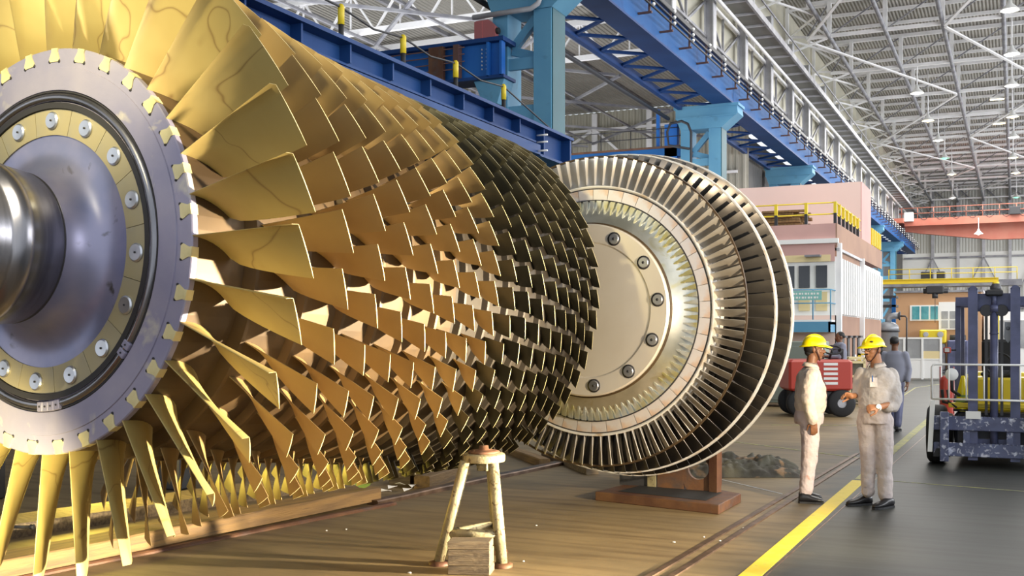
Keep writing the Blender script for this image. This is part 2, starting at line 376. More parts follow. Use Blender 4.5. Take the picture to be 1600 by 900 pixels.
    def loft(s, rings, mi=0, smooth=True, cap=True):
        n = len(rings[0]); vs = [p for r in rings for p in r]
        fs = [(i * n + k, i * n + (k + 1) % n, (i + 1) * n + (k + 1) % n, (i + 1) * n + k) for i in range(len(rings) - 1) for k in range(n)]
        if cap: fs += [tuple(range(n))[::-1], tuple(range((len(rings) - 1) * n, len(rings) * n))]
        return s.add(vs, fs, mi, smooth)

    def build(s, name, mats, parent=None, loc=None, rot=None, bevel=0):
        me = bpy.data.meshes.new(name); me.from_pydata(s.v, [], s.f)
        if not isinstance(mats, (list, tuple)): mats = [mats]
        for m in mats: me.materials.append(M[m] if isinstance(m, str) else m)
        me.polygons.foreach_set('material_index', s.m); me.polygons.foreach_set('use_smooth', s.s)
        me.update()
        o = bpy.data.objects.new(name, me); COL.objects.link(o)
        if parent: o.parent = parent
        if loc is not None: o.location = loc
        if rot is not None: o.rotation_euler = rot
        if bevel:
            bv = o.modifiers.new('bevel', 'BEVEL'); bv.width = bevel; bv.segments = 2; bv.limit_method = 'ANGLE'
        return o


def tag(o, label=None, cat=None, group=None, kind=None):
    if label: o['label'] = label
    if cat: o['category'] = cat
    if group: o['group'] = group
    if kind: o['kind'] = kind
    return o


def thing(name, loc=(0, 0, 0), rz=0.0, label=None, cat=None, group=None, rot=None):
    o = bpy.data.objects.new(name, None); COL.objects.link(o); o.location = loc
    o.rotation_euler = rot if rot is not None else (0, 0, rz)
    o.empty_display_size = 0.2
    return tag(o, label, cat, group)


KIDS = {}


def copy_tree(o, parent=None):
    c = o.copy(); COL.objects.link(c)
    if parent: c.parent = parent
    for ch in list(o.children): copy_tree(ch, c)
    return c


def struct(o): o['kind'] = 'structure'; return o
# ================================================================== THE HALL
XC = -8.1            # line of the crane columns
YB = 100.0           # far end wall
ZR = 14.0            # truss bottom chord height
ZD = 15.5            # roof deck height

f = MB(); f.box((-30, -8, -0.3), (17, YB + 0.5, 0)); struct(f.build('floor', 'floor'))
r = MB(); r.box((XC - 1.4, -4, ZD), (16, YB + 0.3, ZD + 0.12)); struct(r.build('ceiling', 'roof'))
r = MB(); r.box((-24.2, -4, 10.75), (-8.9, 38.2, 10.85)); struct(r.build('ceiling', 'roof'))
# clerestory wall above the crane girder
m = MB(); m.box((-8.95, -4, 9.6), (-8.85, YB, ZD)); struct(m.build('wall_left', 'wallcream'))
# lower side wall beyond the aisle
m = MB(); m.box((-9.75, 38.2, 0), (-9.65, YB, 9.6)); struct(m.build('wall_left', 'sheetdark'))
# corrugated end wall of the side aisle (real folds)
m = MB(); x = -24.0; i = 0; vs = []
while x < -9.2:
    for dx, dy in ((0, 0), (0.08, 0), (0.13, 0.07), (0.21, 0.07)):
        vs.append((x + dx, 38.0 + dy))
    x += 0.26
P = [(a, b, z) for z in (0, 10.7) for a, b in vs]; n = len(vs)
m.add(P, [(i, i + 1, n + i + 1, n + i) for i in range(n - 1)]); struct(m.build('wall_left', 'sheet'))
m = MB(); m.box((-24.2, -4, 0), (-24, 38, 10.7)); struct(m.build('wall_left', 'sheetdark'))
# far end wall, pale sheets with a whiter band under the crane
m = MB(); m.box((-9.7, YB, 9.4), (16, YB + 0.2, ZD)); m.box((-9.7, YB, 0), (16, YB + 0.2, 6.6)); struct(m.build('wall_back', 'backwall'))
m = MB(); m.box((-9.7, YB - 0.02, 6.6), (16, YB + 0.2, 9.4)); struct(m.build('wall_back', 'backwhite'))
m = MB(); m.box((15.8, -4, 0), (16, YB, 3.0)); struct(m.build('wall_right', 'backwall'))

# girts and bracing on the side aisle end wall
t = thing('wall_bracing', (0, 37.9, 0), label='white steel posts, girts and diagonal braces on corrugated end wall behind light blue column', cat='wall frame')
for x in (-10.6, -13.1, -15.4, -19.0):
    q = MB(); q.box((x - 0.11, -0.12, 5), (x + 0.11, 0, 10.6)); q.build('post', 'whitesteel', t)
for z in (7.95, 9.95):
    q = MB(); q.box((-23, -0.1, z - 0.05), (-9.6, -0.02, z + 0.05)); q.build('girt', 'whitesteel', t)
for a, b in (((-15.3, 9.9), (-13.2, 8.0)), ((-10.7, 9.9), (-13.0, 8.0)), ((-15.3, 7.9), (-13.2, 6.4)), ((-10.7, 7.9), (-13, 6.4)), ((-19, 8), (-15.5, 9.9))):
    q = MB(); q.bar((a[0], -0.15, a[1]), (b[0], -0.15, b[1]), 0.09); q.build('diagonal_brace', 'whitesteel', t)


# ------------------------------------------------------------------ blue crane columns, 12.2 m apart
def crane_column():
    t = thing('crane_column', label='', cat='column', group=None)
    W = 1.25; D = 0.6
    for k, (x0, x1) in enumerate(((-0.37, 0.0), (-W, -0.93))):
        q = MB(); q.box((x0, 0, 0), (x1, D, 8.1)); q.build('column_leg', 'sky', t)
        if k == 0:
            q = MB(); q.box((x1, 0.03, 0), (x1 + 0.025, D, 8.1)); q.build('side_plate', 'teal', t)
    for z in (1.2, 2.8, 4.3, 5.75, 6.9):
        q = MB(); q.box((-0.93, 0.05, z), (-0.37, 0.12, z + (0.45 if z == 5.75 else 0.22))); q.build('batten_plate', 'sky', t)
    for a, b in (((-0.9, 7.35), (-0.4, 7.9)), ((-0.9, 7.3), (-0.4, 7.15)), ((-0.9, 4.9), (-0.4, 5.5)), ((-0.9, 3.2), (-0.4, 4.1))):
        q = MB(); q.bar((a[0], 0.2, a[1]), (b[0], 0.2, b[1]), 0.12, 0.16); q.build('lacing_bar', 'sky', t)
    q = MB()
    prof = [(-1.4, 8.7), (0.5, 8.7), (0.53, 8.40), (0.03, 8.0), (-1.25, 8.0), (-1.4, 8.40)]
    q.prism([(a, -0.04, b) for a, b in prof], (0, 0.68, 0)); q.build('corbel', 'sky', t)
    q = MB(); q.box((-1.45, -0.08, 8.62), (0.56, 0.7, 8.7)); q.box((-1.4, -0.07, 8.33), (0.5, -0.04, 8.37)); q.build('cap_plate', 'sky', t)
    return t


def clean_lab(o, l, g=None):
    o['label'] = l
    if g: o['group'] = g


c0 = crane_column()
labs = ['tall light blue and teal column at top centre above the dark blue beam end',
        'light blue column with wide corbel rising behind the steel turbine disc',
        'light blue crane column whose corbel shows just above the pink building',
        'fourth light blue crane column from the front, hidden behind the pink building',
        'far light blue crane column beside the yellow jib, behind the pink building',
        'last light blue crane column under the red crane end']
for i in range(6):
    o = c0 if i == 0 else copy_tree(c0)
    o.location = (XC, 17.7 + 12.2 * i, 0); clean_lab(o, labs[i])

# crane runway girder in bays, with conductor rails on its face
girder_labels = ['blue crane runway girder over the viewer, nearest bay, mostly above the frame',
                 'blue crane runway girder bay between the tall near column and the next one',
                 'blue crane runway girder bay running from the second column to above the pink building',
                 'blue crane runway girder bay behind the pink building top',
                 'blue crane runway girder bay seen just right of the pink building',
                 'blue crane runway girder bay next to the red crane end',
                 'farthest blue crane runway girder bay beyond the red crane']
for i in range(7):
    y0 = 17.9 - 12.2 + 12.2 * i; y1 = y0 + 12.2
    t = thing('runway_girder', (XC, y0, 8.7), label=girder_labels[i], cat='girder')
    L = 12.16
    q = MB(); q.box((0.28, 0, 0.05), (0.33, L, 0.82)); q.box((-0.2, 0, 0.05), (-0.15, L, 0.82)); q.build('web', 'blue', t)
    q = MB(); q.box((-0.24, 0, 0), (0.37, L, 0.05)); q.build('bottom_flange', 'navy', t)
    q = MB(); q.box((-0.28, 0, 0.82), (0.42, L, 0.88)); q.build('top_flange', 'navy', t)
    q = MB(); q.box((-0.02, 0, 0.88), (0.06, L, 1.0)); q.build('crane_rail', 'darksteel', t)
    q = MB(); q.box((0.42, 0, 0.86), (0.5, L, 0.98)); q.build('rail_guard', 'darksteel', t)
    q = MB(); q.box((0.1, 0, 1.06), (0.16, L, 1.16)); q.build('pale_pipe', 'whitesteel', t)
    for z in (0.42, 0.56, 0.70):
        q = MB(); q.tube([(0.66, 0, z), (0.66, L, z)], 0.026, 6); q.build('conductor_rail', 'darksteel', t)
    for k in range(8):
        y = 0.7 + 1.53 * k
        q = MB(); q.box((0.33, y - 0.03, 0.26), (0.66, y + 0.03, 0.30)); q.box((0.58, y - 0.03, 0.30), (0.62, y + 0.03, 0.75))
        br = q.build('conductor_bracket', 'bracket', t)
        for z in (0.42, 0.56, 0.70):
            q = MB(); q.sphere((0.70, y, z + 0.03), 0.042, 8, 5); q.build('insulator', 'white', br)
    # bracing truss behind the girder
    q = MB(); n = 8
    for k in range(n):
        a = 0.08 + (L - 0.16) * k / n; b = 0.08 + (L - 0.16) * (k + 1) / n
        q.bar((-0.25, a, 0.02), (-1.25, (a + b) / 2, 0.02), 0.07); q.bar((-1.25, (a + b) / 2, 0.02), (-0.25, b, 0.02), 0.07)
    q.bar((-1.25, 0.02, 0.02), (-1.25, L, 0.02), 0.14, 0.2); q.build('lacing', 'navy', t)

# grey columns of the upper wall
upper = MB(); upper.ibeam((0, 0, 0), (0, 0, 4.2), 0.34, 0.30, 0.03, up=(1, 0, 0)); u0 = upper.build('wall_column', 'greysteel')
ys = [18.2, 22.2, 26.3, 30.35, 34.4, 38.4, 42.4, 46.0, 50.2, 54.4, 58.6, 62.8, 67.0, 71.2, 75.4, 79.6, 84, 88, 92, 96]
for i, y in enumerate(ys):
    o = u0 if i == 0 else copy_tree(u0)
    o.location = (-8.55, y, 9.62)
    tag(o, 'grey steel post of the upper left wall standing above the blue crane girder', 'wall post', 'grey posts of the upper wall')
# braces and rails between the posts
for i in range(len(ys) - 1):
    t = thing('wall_brace', (-8.7, ys[i], 9.7), label='cross braces and rail between two grey posts of the upper left wall', cat='brace', group='braces of the upper wall')
    L = ys[i + 1] - ys[i]
    for a, b in (((0.2, 0.1), (L - 0.2, 2.2)), ((L - 0.2, 0.1), (0.2, 2.2))):
        q = MB(); q.bar((0, a[0], a[1]), (0, b[0], b[1]), 0.07); q.build('diagonal_brace', 'midsteel', t)
    for z, w_ in ((1.15, 0.08), (2.3, 0.13)):
        q = MB(); q.box((-0.04, 0, z), (0.06, L, z + w_)); q.build('rail', 'whitesteel' if z > 2 else 'midsteel', t)
    q = MB(); q.bar((0, L * 0.5, 0), (0, L * 0.5, 2.3), 0.07); q.build('upright', 'midsteel', t)

# maintenance walkway hung along the upper wall
t = thing('walkway', (-8.36, 0, 12.1), label='long grey walkway with ribs running high along the upper left wall', cat='walkway')
q = MB(); q.box((0, -4, 0), (0.8, YB - 0.1, 0.05)); q.build('deck', 'soffit', t)
q = MB(); q.box((0.76, -4, -0.08), (0.84, YB - 0.1, 0.12)); q.tube([(0.82, -4, 0.55), (0.82, YB - 0.1, 0.55)], 0.035, 6); q.build('edge_beam', 'midsteel', t)
q = MB(); q.tube([(0.15, -4, -0.22), (0.15, YB - 0.1, -0.22)], 0.06, 8); q.build('pipe', 'whitesteel', t)
q = MB(); q.box((0, 0, -0.07), (0.76, 0.06, 0)); rb = q.build('rib', 'greysteel', t); rb.location = (0, 8, 0); y = 9.35
while y < YB: c_ = copy_tree(rb, t); c_.location = (0, y, 0); y += 1.35

# roof trusses of the main hall
XL = [-6.97, -4.77, -2.6, -0.4, 1.8, 4.0, 6.2, 8.4, 10.6, 12.8]
tr0 = None; y = 12.0; i = 0
while y < YB - 1:
    if tr0 is None:
        t = thing('roof_truss', label='', cat='truss')
        q = MB(); q.bar((-7.9, 0, 0), (15.8, 0, 0), 0.13, 0.13); q.build('bottom_chord', 'whitesteel', t)
        q = MB(); q.bar((-7.9, 0, 1.38), (15.8, 0, 1.38), 0.12, 0.14); q.build('top_chord', 'whitesteel', t)
        q = MB(); xs = [-7.9] + XL + [15.8]
        for a, b in zip(xs[:-1], xs[1:]):
            q.bar((a, 0, 0), (b, 0, 1.35), 0.05)
        q.build('web_members', 'midsteel', t)
        tr0 = t
    else: t = copy_tree(tr0)
    t.location = (0, y, ZR)
    tag(t, 'white steel roof truss spanning the main hall under the corrugated roof', 'truss', 'roof trusses of the main hall')
    y += 6.1; i += 1
# purlins between trusses and lengthwise lattice chords
pu0 = None; y = 10.0
while y < YB:
    if pu0 is None:
        q = MB(); q.bar((-7.9, 0, 0), (15.8, 0, 0), 0.06, 0.14); pu0 = q.build('roof_purlin', 'whitesteel'); o = pu0
    else: o = copy_tree(pu0)
    o.location = (0, y, ZD - 0.1); tag(o, 'thin pale purlin directly under the main hall roof sheets', 'purlin', 'purlins of the main hall')
    y += 2.03
ll0 = None
for x in XL:
    if ll0 is None:
        t = thing('lattice_chord'); ll0 = t
        q = MB(); q.tube([(0, 4, 0), (0, YB - 0.4, 0)], 0.09, 8); q.build('lower_tube', 'midsteel', t)
        for y_ in range(15):
            q = MB(); q.bar((0, 0, 0), (0, 0, 1.4), 0.17); q.bar((0, 0, 0.7), (0, 0.4, 1.4), 0.07); hp_ = q.build('hanger_post', 'whitesteel', t); hp_.location = (0, 12.0 + 6.1 * y_, 0)
        t.location = (x, 0, ZR)
    else: t = copy_tree(ll0); t.location = (x, 0, ZR)
    tag(t, 'lengthwise lattice chord of the main roof with pale hanger posts', 'roof chord', 'lengthwise roof chords')
# diagonal wind bracing in the roof plane
wb0 = None
for i in range(6):
    for x0, x1 in ((-7.9, -2.6), (-2.6, 1.8), (1.8, 6.2)):
        y = 18.1 + 12.2 * i
        s = 1 if (i % 2 == 0) else -1
        q = MB(); a, b = (y, y + 12.2) if s > 0 else (y + 12.2, y)
        e_ = 0.12 if b > a else -0.12; q.bar((x0 + 0.1, a + e_, 0), (x1 - 0.1, b - e_, 0), 0.12, 0.06); o = q.build('wind_brace', 'whitesteel'); o.location = (0, 0, ZR - 0.13)
        tag(o, 'diagonal white wind brace in the plane of the main hall roof', 'brace', 'wind braces of the main roof')
# lattice between clerestory and first chord (the dense white fans at the left roof edge)
lf0 = None
for i in range(15):
    if lf0 is None:
        t = thing('roof_knee_lattice'); lf0 = t
        q = MB(); q.bar((-8.7, 0, 0.2), (-6.97, 0, 0), 0.09); q.bar((-8.7, 0, 1.3), (-6.97, 0, 0), 0.08); q.bar((-8.7, 0, 1.3), (-6.97, 0, 1.3), 0.08)
        q.bar((-8.7, 0, -0.5), (-6.97, 0, 0), 0.07); q.build('knee_brace', 'whitesteel', t)
        q = MB(); q.bar((-8.72, 0, -1.9), (-8.72, 0, 1.4), 0.12); q.build('knee_post', 'whitesteel', t)
        q = MB(); q.bar((-8.7, 0, 0.1), (-6.97, 3.0, 0), 0.07); q.bar((-6.97, 3.0, 0), (-8.7, 6.0, 0.1), 0.07); q.build('plan_brace', 'whitesteel', t)
    else: t = copy_tree(lf0)
    t.location = (0, 12.2 + 6.1 * i, ZR)
    tag(t, 'white knee lattice joining a main roof truss to the upper left wall', 'knee brace', 'knee lattices along the left roof edge')

# side aisle roof trusses
ta0 = None
for i, y in enumerate((7, 12, 17, 22, 26.5)):
    if ta0 is None:
        t = thing('aisle_truss'); ta0 = t
        q = MB(); q.bar((-24, 0, -0.45), (-8.9, 0, -0.45), 0.12, 0.14); q.build('bottom_chord', 'whitesteel', t)
        q = MB(); q.bar((-24, 0, 0.55), (-8.9, 0, 0.55), 0.14, 0.16); q.build('top_chord', 'whitesteel', t)
        q = MB(); x = -24.0
        while x < -9.2:
            q.bar((x, 0, -0.45), (x + 0.75, 0, 0.55), 0.05); q.bar((x + 0.75, 0, 0.55), (x + 1.5, 0, -0.45), 0.05); q.bar((x + 0.75, 0, -0.45), (x + 0.75, 0, 0.55), 0.04); x += 1.5
        q.build('web_members', 'whitesteel', t)
    else: t = copy_tree(ta0)
    t.location = (0, y, 10.0)
    tag(t, 'white roof truss of the left side aisle seen above the blue beam', 'truss', 'roof trusses of the side aisle')
for i, x in enumerate((-10.5, -13, -15.5, -18, -20.5, -23)):
    q = MB(); q.bar((0, -2, 0), (0, 37.7, 0), 0.1, 0.11); q.bar((0, -2, -1.25), (0, 37.7, -1.25), 0.07, 0.06); o = q.build('aisle_purlin', 'midsteel'); o.location = (x, 0, 10.69)
    tag(o, 'dark lengthwise tie under the side aisle roof sheets', 'purlin', 'lengthwise ties of the side aisle roof')
for i in range(6):
    for x0, x1 in ((-10.5, -15.5), (-15.5, -20.5)):
        y = 8 + 5 * i
        q = MB(); q.bar((x0 - 0.1, y, 0), (x1 + 0.1, y + 4.6, 0), 0.08, 0.07); q.bar((x1 + 0.1, y, -0.08), (x0 - 0.1, y + 4.6, -0.08), 0.08, 0.07); o = q.build('aisle_brace', 'midsteel'); o.location = (0, 0, 9.36)
        tag(o, 'crossed grey rods under the side aisle roof', 'brace', 'crossed rods of the side aisle roof')

# end wall frame of the main hall
t = thing('end_wall_frame', (0, YB - 0.1, 0), label='grey posts, rails and diagonal braces on the pale far end wall', cat='wall frame')
for x in XL[:6]:
    q = MB(); q.box((x - 0.13, -0.25, 0), (x + 0.13, 0, ZD)); q.build('post', 'greysteel', t)
for z in (4.3, 8.95, 12.9):
    q = MB(); q.box((-9.5, -0.2, z - 0.08), (15, -0.02, z + 0.08)); q.build('rail', 'midsteel', t)
xx = [-9.2] + XL[:6]
for k in range(len(xx) - 1):
    a, b = xx[k], xx[k + 1]
    q = MB(); s = k % 2
    q.bar((a, -0.2, 8.9 if s else 4.4), (b, -0.2, 4.4 if s else 8.9), 0.11); q.bar((a, -0.2, 15.3), (b, -0.2, 13.0), 0.11); q.build('diagonal_brace', 'midsteel', t)

# pendant lamps
def pendant(glow, hs=2.6):
    t = thing('pendant_lamp')
    q = MB(); q.tube([(0, 0, 0.25), (0, 0, hs)], 0.03, 6); q.build('stem', 'whitesteel', t)
    q = MB(); q.lathe([(0.0, 0.34), (0.06, 0.33), (0.09, 0.2), (0.3, 0.0), (0.31, -0.03)], n=16); q.build('lamp_shade', 'white', t)
    q = MB(); q.sphere((0, 0, 0.02), (0.16, 0.16, 0.12), 10, 6); q.build('bulb', glow, t)
    return t


for px, py, g, lab in ((1578, 15, 'glowwhite', 'white pendant lamp nearest the viewer by the right edge of the picture'),
                       (1581, 84, 'glowwhite', 'white pendant lamp second from the top at the right edge'),
                       (1581, 133, 'glowwhite', 'white pendant lamp third from the top at the right edge'),
                       (1582, 182, 'glow', 'warm yellow pendant lamp uppermost of the glowing ones at right edge'),
                       (1584, 214, 'glowwhite', 'small white pendant lamp between two yellow glowing lamps at right'),
                       (1583, 246, 'glow', 'warm yellow pendant lamp lower of the glowing pair at right edge'),
                       (1587, 270, 'glow', 'small warm pendant lamp below the yellow pair at right edge'),
                       (1588, 308, 'glowgreen', 'green glowing pendant lamp at the right edge above the red crane'),
                       (1450, 188, 'glow', 'warm yellow pendant lamp left of centre under the main roof'),
                       (1433, 145, 'glowwhite', 'white unlit pendant lamp highest left under the main roof'),
                       (1466, 219, 'glowwhite', 'small white pendant lamp above the green glowing one'),
                       (1476, 247, 'glowgreen', 'green glowing pendant lamp in the middle of the main roof'),
                       (1487, 272, 'glow', 'yellow pendant lamp just below the green one mid roof'),
                       (1488, 309, 'glowwhite', 'white pendant lamp close above the red crane railing'),
                       (1529, 365, 'glowwhite', 'white lamp hanging in front of the red crane beam')):
    o = pendant(g, 2.6 if py < 350 else 1.1); o.location = on_z(px, py, 12.9) if py < 350 else on_y(px, py, 77.85); tag(o, lab, 'lamp')
for px, py, lab in ((1558, 155, 'upper glowing strip lamp under the main roof'), (1561, 193, 'lower glowing strip lamp under the main roof')):
    t = thing('strip_lamp', on_z(px, py, 14.0), label=lab, cat='lamp')
    q = MB(); q.box((-0.35, -0.12, 0.0), (0.35, 0.12, 0.1)); q.box((-0.02, -0.02, 0.1), (0.02, 0.02, 1.5)); q.build('housing', 'white', t)
    q = MB(); q.box((-0.33, -0.1, -0.03), (0.33, 0.1, 0.0)); q.build('diffuser', 'glow', t)
for px, py, lab in ((937, 140, 'bright lamp glowing in front of the aisle end wall'), (898, 66, 'lamp bulb hanging beside the teal column side')):
    t = thing('bulkhead_lamp', on_y(px, py, 37.3 if px > 900 else 30), label=lab, cat='lamp')
    q = MB(); q.lathe([(0, 0.16), (0.09, 0.14), (0.12, 0.03), (0.12, 0)], n=12); q.build('lamp_cap', 'white', t)
    q = MB(); q.sphere((0, 0, -0.06), (0.12, 0.12, 0.15), 10, 6); q.build('bulb', 'glow', t)
    q = MB(); q.tube([(0, 0, 0.16), (0, 0, 10.74 - t.location.z)], 0.015, 6); q.build('stem', 'midsteel', t)

# ------------------------------------------------------------------ dark blue beam along the aisle edge, with safety posts
t = thing('edge_beam', (-8.0, 0, 4.90), label='long dark blue girder with stiffener plates sloping across behind the bladed rotor', cat='girder')
YE = on_x(893, 216, -7.6).y
q = MB(); q.box((0.05, 2.0, 0.48), (0.45, YE, 0.53)); q.build('top_flange', 'navy', t)
q = MB(); q.box((0.2, 2.0, 0.24), (0.24, YE - 1.4, 0.48)); q.box((0.2, YE - 1.4, 0.0), (0.24, YE - 0.05, 0.48)); q.build('web', 'navy', t)
q = MB(); q.box((0.05, 2.0, 0.22), (0.34, YE - 1.4, 0.25)); q.box((0.05, YE - 1.4, -0.02), (0.42, YE - 0.1, 0.02)); q.build('bottom_flange', 'navy', t)
q = MB(); q.box((0.05, YE - 0.12, 0.0), (0.42, YE - 0.06, 0.5)); q.build('end_plate', 'navy', t)
y = 3.0
while y < YE - 0.4:
    q = MB(); q.box((0.24, y, 0.25 if y < YE - 1.4 else 0.02), (0.40, y + 0.03, 0.48)); q.build('stiffener', 'navy', t); y += 0.95
q = MB(); q.box((0.1, 2.0, 0.0), (0.42, YE - 1.4, 0.17)); q.build('lower_rail', 'navy', t)
q = MB()
for z in (0.05, 0.2, 0.32): q.tube([(0.4, YE - 1.5, z), (0.6, YE - 1.5, z)], 0.016, 6)
q.build('pipe_stub', 'white', t)
sp0 = None
pp = [(533, 37), (630, 82), (712, 122), (787, 161)]
for k, (px, py) in enumerate(pp):
    p = on_x(px, py, -7.78)
    if sp0 is None:
        sp0 = thing('safety_post')
        q = MB(); q.tube([(0, 0, 0), (0, 0, 0.26)], 0.035, 10); q.build('socket', 'black', sp0)
        q = MB(); q.tube([(0, 0, 0.23), (0, 0, 0.46), (0, 0, 0.49)], [0.042, 0.042, 0.02], 12); q.build('sleeve', 'yellow', sp0)
        o = sp0
    else: o = copy_tree(sp0)
    o.location = (-7.78, p.y, 5.43)
    tag(o, ['yellow safety post on the blue beam, leftmost of the four', 'yellow safety post on the blue beam, second from the left',
            'yellow safety post on the blue beam, third from the left', 'yellow safety post on the blue beam, nearest the light blue column'][k], 'post')
q = MB(); a = [on_x(px, py, -7.78) for px, py in pp]; pts = [(-7.78, a[0].y - 3, 5.9)]
for k in range(4):
    pts.append((-7.78, a[k].y, 5.88))
    if k < 3: pts.append((-7.78, (a[k].y + a[k + 1].y) / 2, 5.80))
pts.append((-7.78, YE - 0.1, 5.44))
q.tube(pts, 0.014, 6); tag(q.build('safety_cable', 'darksteel'), 'thin dark cable strung through the yellow posts above the blue beam', 'cable')

# bright blue cross girder carried on the first column
t = thing('cross_girder', (0, 17.4, 6.7), label='bright blue box girder with riveted end standing off the near light blue column', cat='girder')
q = MB(); q.box((-15, 0, 0.0), (-8.95, 0.05, 0.68)); q.build('web', 'blue2', t)
q = MB(); q.box((-15, -0.14, 0.66), (-8.9, 0.4, 0.74)); q.build('top_flange', 'navy', t)
q = MB(); q.box((-15, -0.12, -0.04), (-8.9, 0.4, 0.02)); q.build('bottom_flange', 'navy', t)
for x in (-8.97, -9.25):
    q = MB(); q.box((x - 0.02, -0.12, 0), (x + 0.03, 0, 0.68)); q.build('stiffener', 'blue2', t)
q = MB()
for i in range(6):
    for j in range(2): q.sphere((-9.42 + 0.1 * j, -0.01, 0.18 + 0.075 * i), 0.018, 6, 4)
q.build('rivets', 'whitesteel', t)
q = MB(); q.box((-10.5, -0.2, -0.1), (-10.18, -0.1, 0.66)); q.build('cover_plate', 'rust', t)
q = MB()
for z in (0.2, 0.33, 0.47, 0.6): q.tube([(-13, -0.16, z), (-9.72, -0.16, z)], 0.012, 6)
q.build('conductor_rail', 'bracket', t)
q = MB(); q.box((-9.95, -0.2, 0.02), (-9.84, -0.05, 0.66)); q.build('bracket', 'bracket', t)
q = MB(); q.prism([(-9.6, 0, -0.04), (-8.95, 0, -0.04), (-9.1, 0, -0.5), (-9.4, 0, -0.5)], (0, 0.4, 0)); q.build('bracket', 'sky', t)
t = thing('stop_block', (-9.42, 17.5, 7.44), label='dull red stop block standing on the bright blue girder end', cat='buffer')
q = MB(); q.prism([(-0.2, 0, 0), (0.22, 0, 0), (0.22, 0, 0.28), (0.08, 0, 0.42), (-0.2, 0, 0.42)], (0, 0.15, 0)); q.box((-0.22, -0.02, 0), (-0.05, 0.0, 0.4)); q.build('buffer_body', 'maroon', t)
q = MB(); q.tube([(0.22, 0.07, 0.2), (0.28, 0.07, 0.2)], 0.06, 10); q.build('buffer_pad', 'black', t)
q = MB(); q.tube([(-9.7, 17.54, 7.95), (-8.45, 17.54, 7.97), (-8.3, 17.54, 8.05), (-8.25, 17.54, 8.15), (-8.3, 17.54, 8.25), (-9.0, 17.54, 8.6)], 0.05, 10)
tag(q.build('bent_pipe', 'greysteel'), 'grey bent pipe across the head of the near light blue column', 'pipe')
q = MB(); q.tube([(-9.68, 12, 8.35), (-9.68, 29.7, 8.35)], 0.06, 8); tag(q.build('conduit', 'darksteel'), 'long dark conduit running diagonally past the aisle end wall to the second column', 'pipe')
q = MB(); q.tube([(-8.9, 29.5, 0.0), (-8.9, 29.5, 5.5), (-8.9, 29.5, 7.85), (-9.0, 29.5, 8.1), (-9.2, 29.5, 8.2), (-9.55, 29.5, 8.15), (-9.65, 29.5, 7.9), (-9.6, 29.5, 7.5), (-8.95, 29.5, 7.35)], 0.04, 8)
tag(q.build('looped_pipe', 'darksteel'), 'looped dark pipe climbing beside the second light blue column', 'pipe')

# blue gallery behind the steel disc
t = thing('gallery', (0, 30.0, 7.25), label='blue gallery beam with thin handrail behind the steel disc top', cat='gallery')
q = MB(); q.box((-17, 0, 0), (-9.36, 0.3, 0.27)); q.build('beam', 'blue', t)
q = MB(); q.box((-17, -0.05, 0.27), (-9.4, 1.0, 0.33)); q.build('deck_plate', 'rust', t)
q = MB()
for z in (0.62, 0.88): q.tube([(-17, 0, z), (-9.3, 0, z)], 0.015, 6)
for x in range(-17, -9): q.tube([(x, 0, 0.3), (x, 0, 0.88)], 0.015, 6)
q.build('handrail', 'darksteel', t)
q = MB(); q.box((-9.9, 0.0, -0.2), (-9.5, 0.25, 1.0)); q.box((-10.2, 0.1, 0.3), (-10.1, 0.2, 1.5)); q.build('end_post', 'blue2', t)

# ------------------------------------------------------------------ red travelling crane
t = thing('bridge_crane', (0, 79.0, 0.3), label='salmon red bridge crane with railing spanning the hall near the far end', cat='crane')
q = MB(); q.prism([(-7.45, 0, 9.7), (-7.45, 0, 9.15), (-6.2, 0, 8.95), (-1.5, 0, 8.35), (4, 0, 8.35), (9, 0, 8.35), (12, 0, 9.15), (12, 0, 9.7)], (0, 0.5, 0)); q.build('box_girder', 'redcrane', t)
q = MB(); q.box((-7.4, -0.9, 9.55), (12, 0.5, 9.62)); q.box((-7.4, -0.95, 9.45), (12, -0.88, 9.98)); q.build('walkway', 'redcrane', t)
q = MB()
for z in (10.35, 10.75): q.tube([(-7.8, -0.9, z), (12, -0.9, z)], 0.03, 6)
x = -7.6
while x < 12: q.tube([(x, -0.9, 9.9), (x, -0.9, 10.75)], 0.03, 6); x += 1.1
q.build('railing', 'redcrane', t)
for i in range(9):
    q = MB(); x = -6.6 + i * 1.1; pts = [(x + 1.1 * k / 8, -0.95, 10.6 - 0.75 * sin(pi * k / 8)) for k in range(9)]; q.tube(pts, 0.022, 6); q.build('festoon_cable', 'darksteel', t)
q = MB(); q.bbox((-7.4, -1.35, 9.75), (-6.75, -1.0, 10.4), 0.03); q.build('control_cabinet', 'white', t)
q = MB(); q.box((-8.3, -1.8, 9.62), (-7.4, 2.2, 9.95)); q.build('end_carriage', 'redcrane', t)
for y in (-1.4, 1.8):
    q = MB(); q.lathe([(0, -0.07), (0.22, -0.07), (0.22, 0.07), (0, 0.07)], 'x', 16, org=(-8.08, y, 9.62), split=(1, 2)); q.build('wheel', 'darksteel', t)
q = MB(); q.bbox((-0.35, -1.3, 9.95), (0.35, -1.0, 10.5), 0.03); q.build('motor_box', 'darksteel', t)

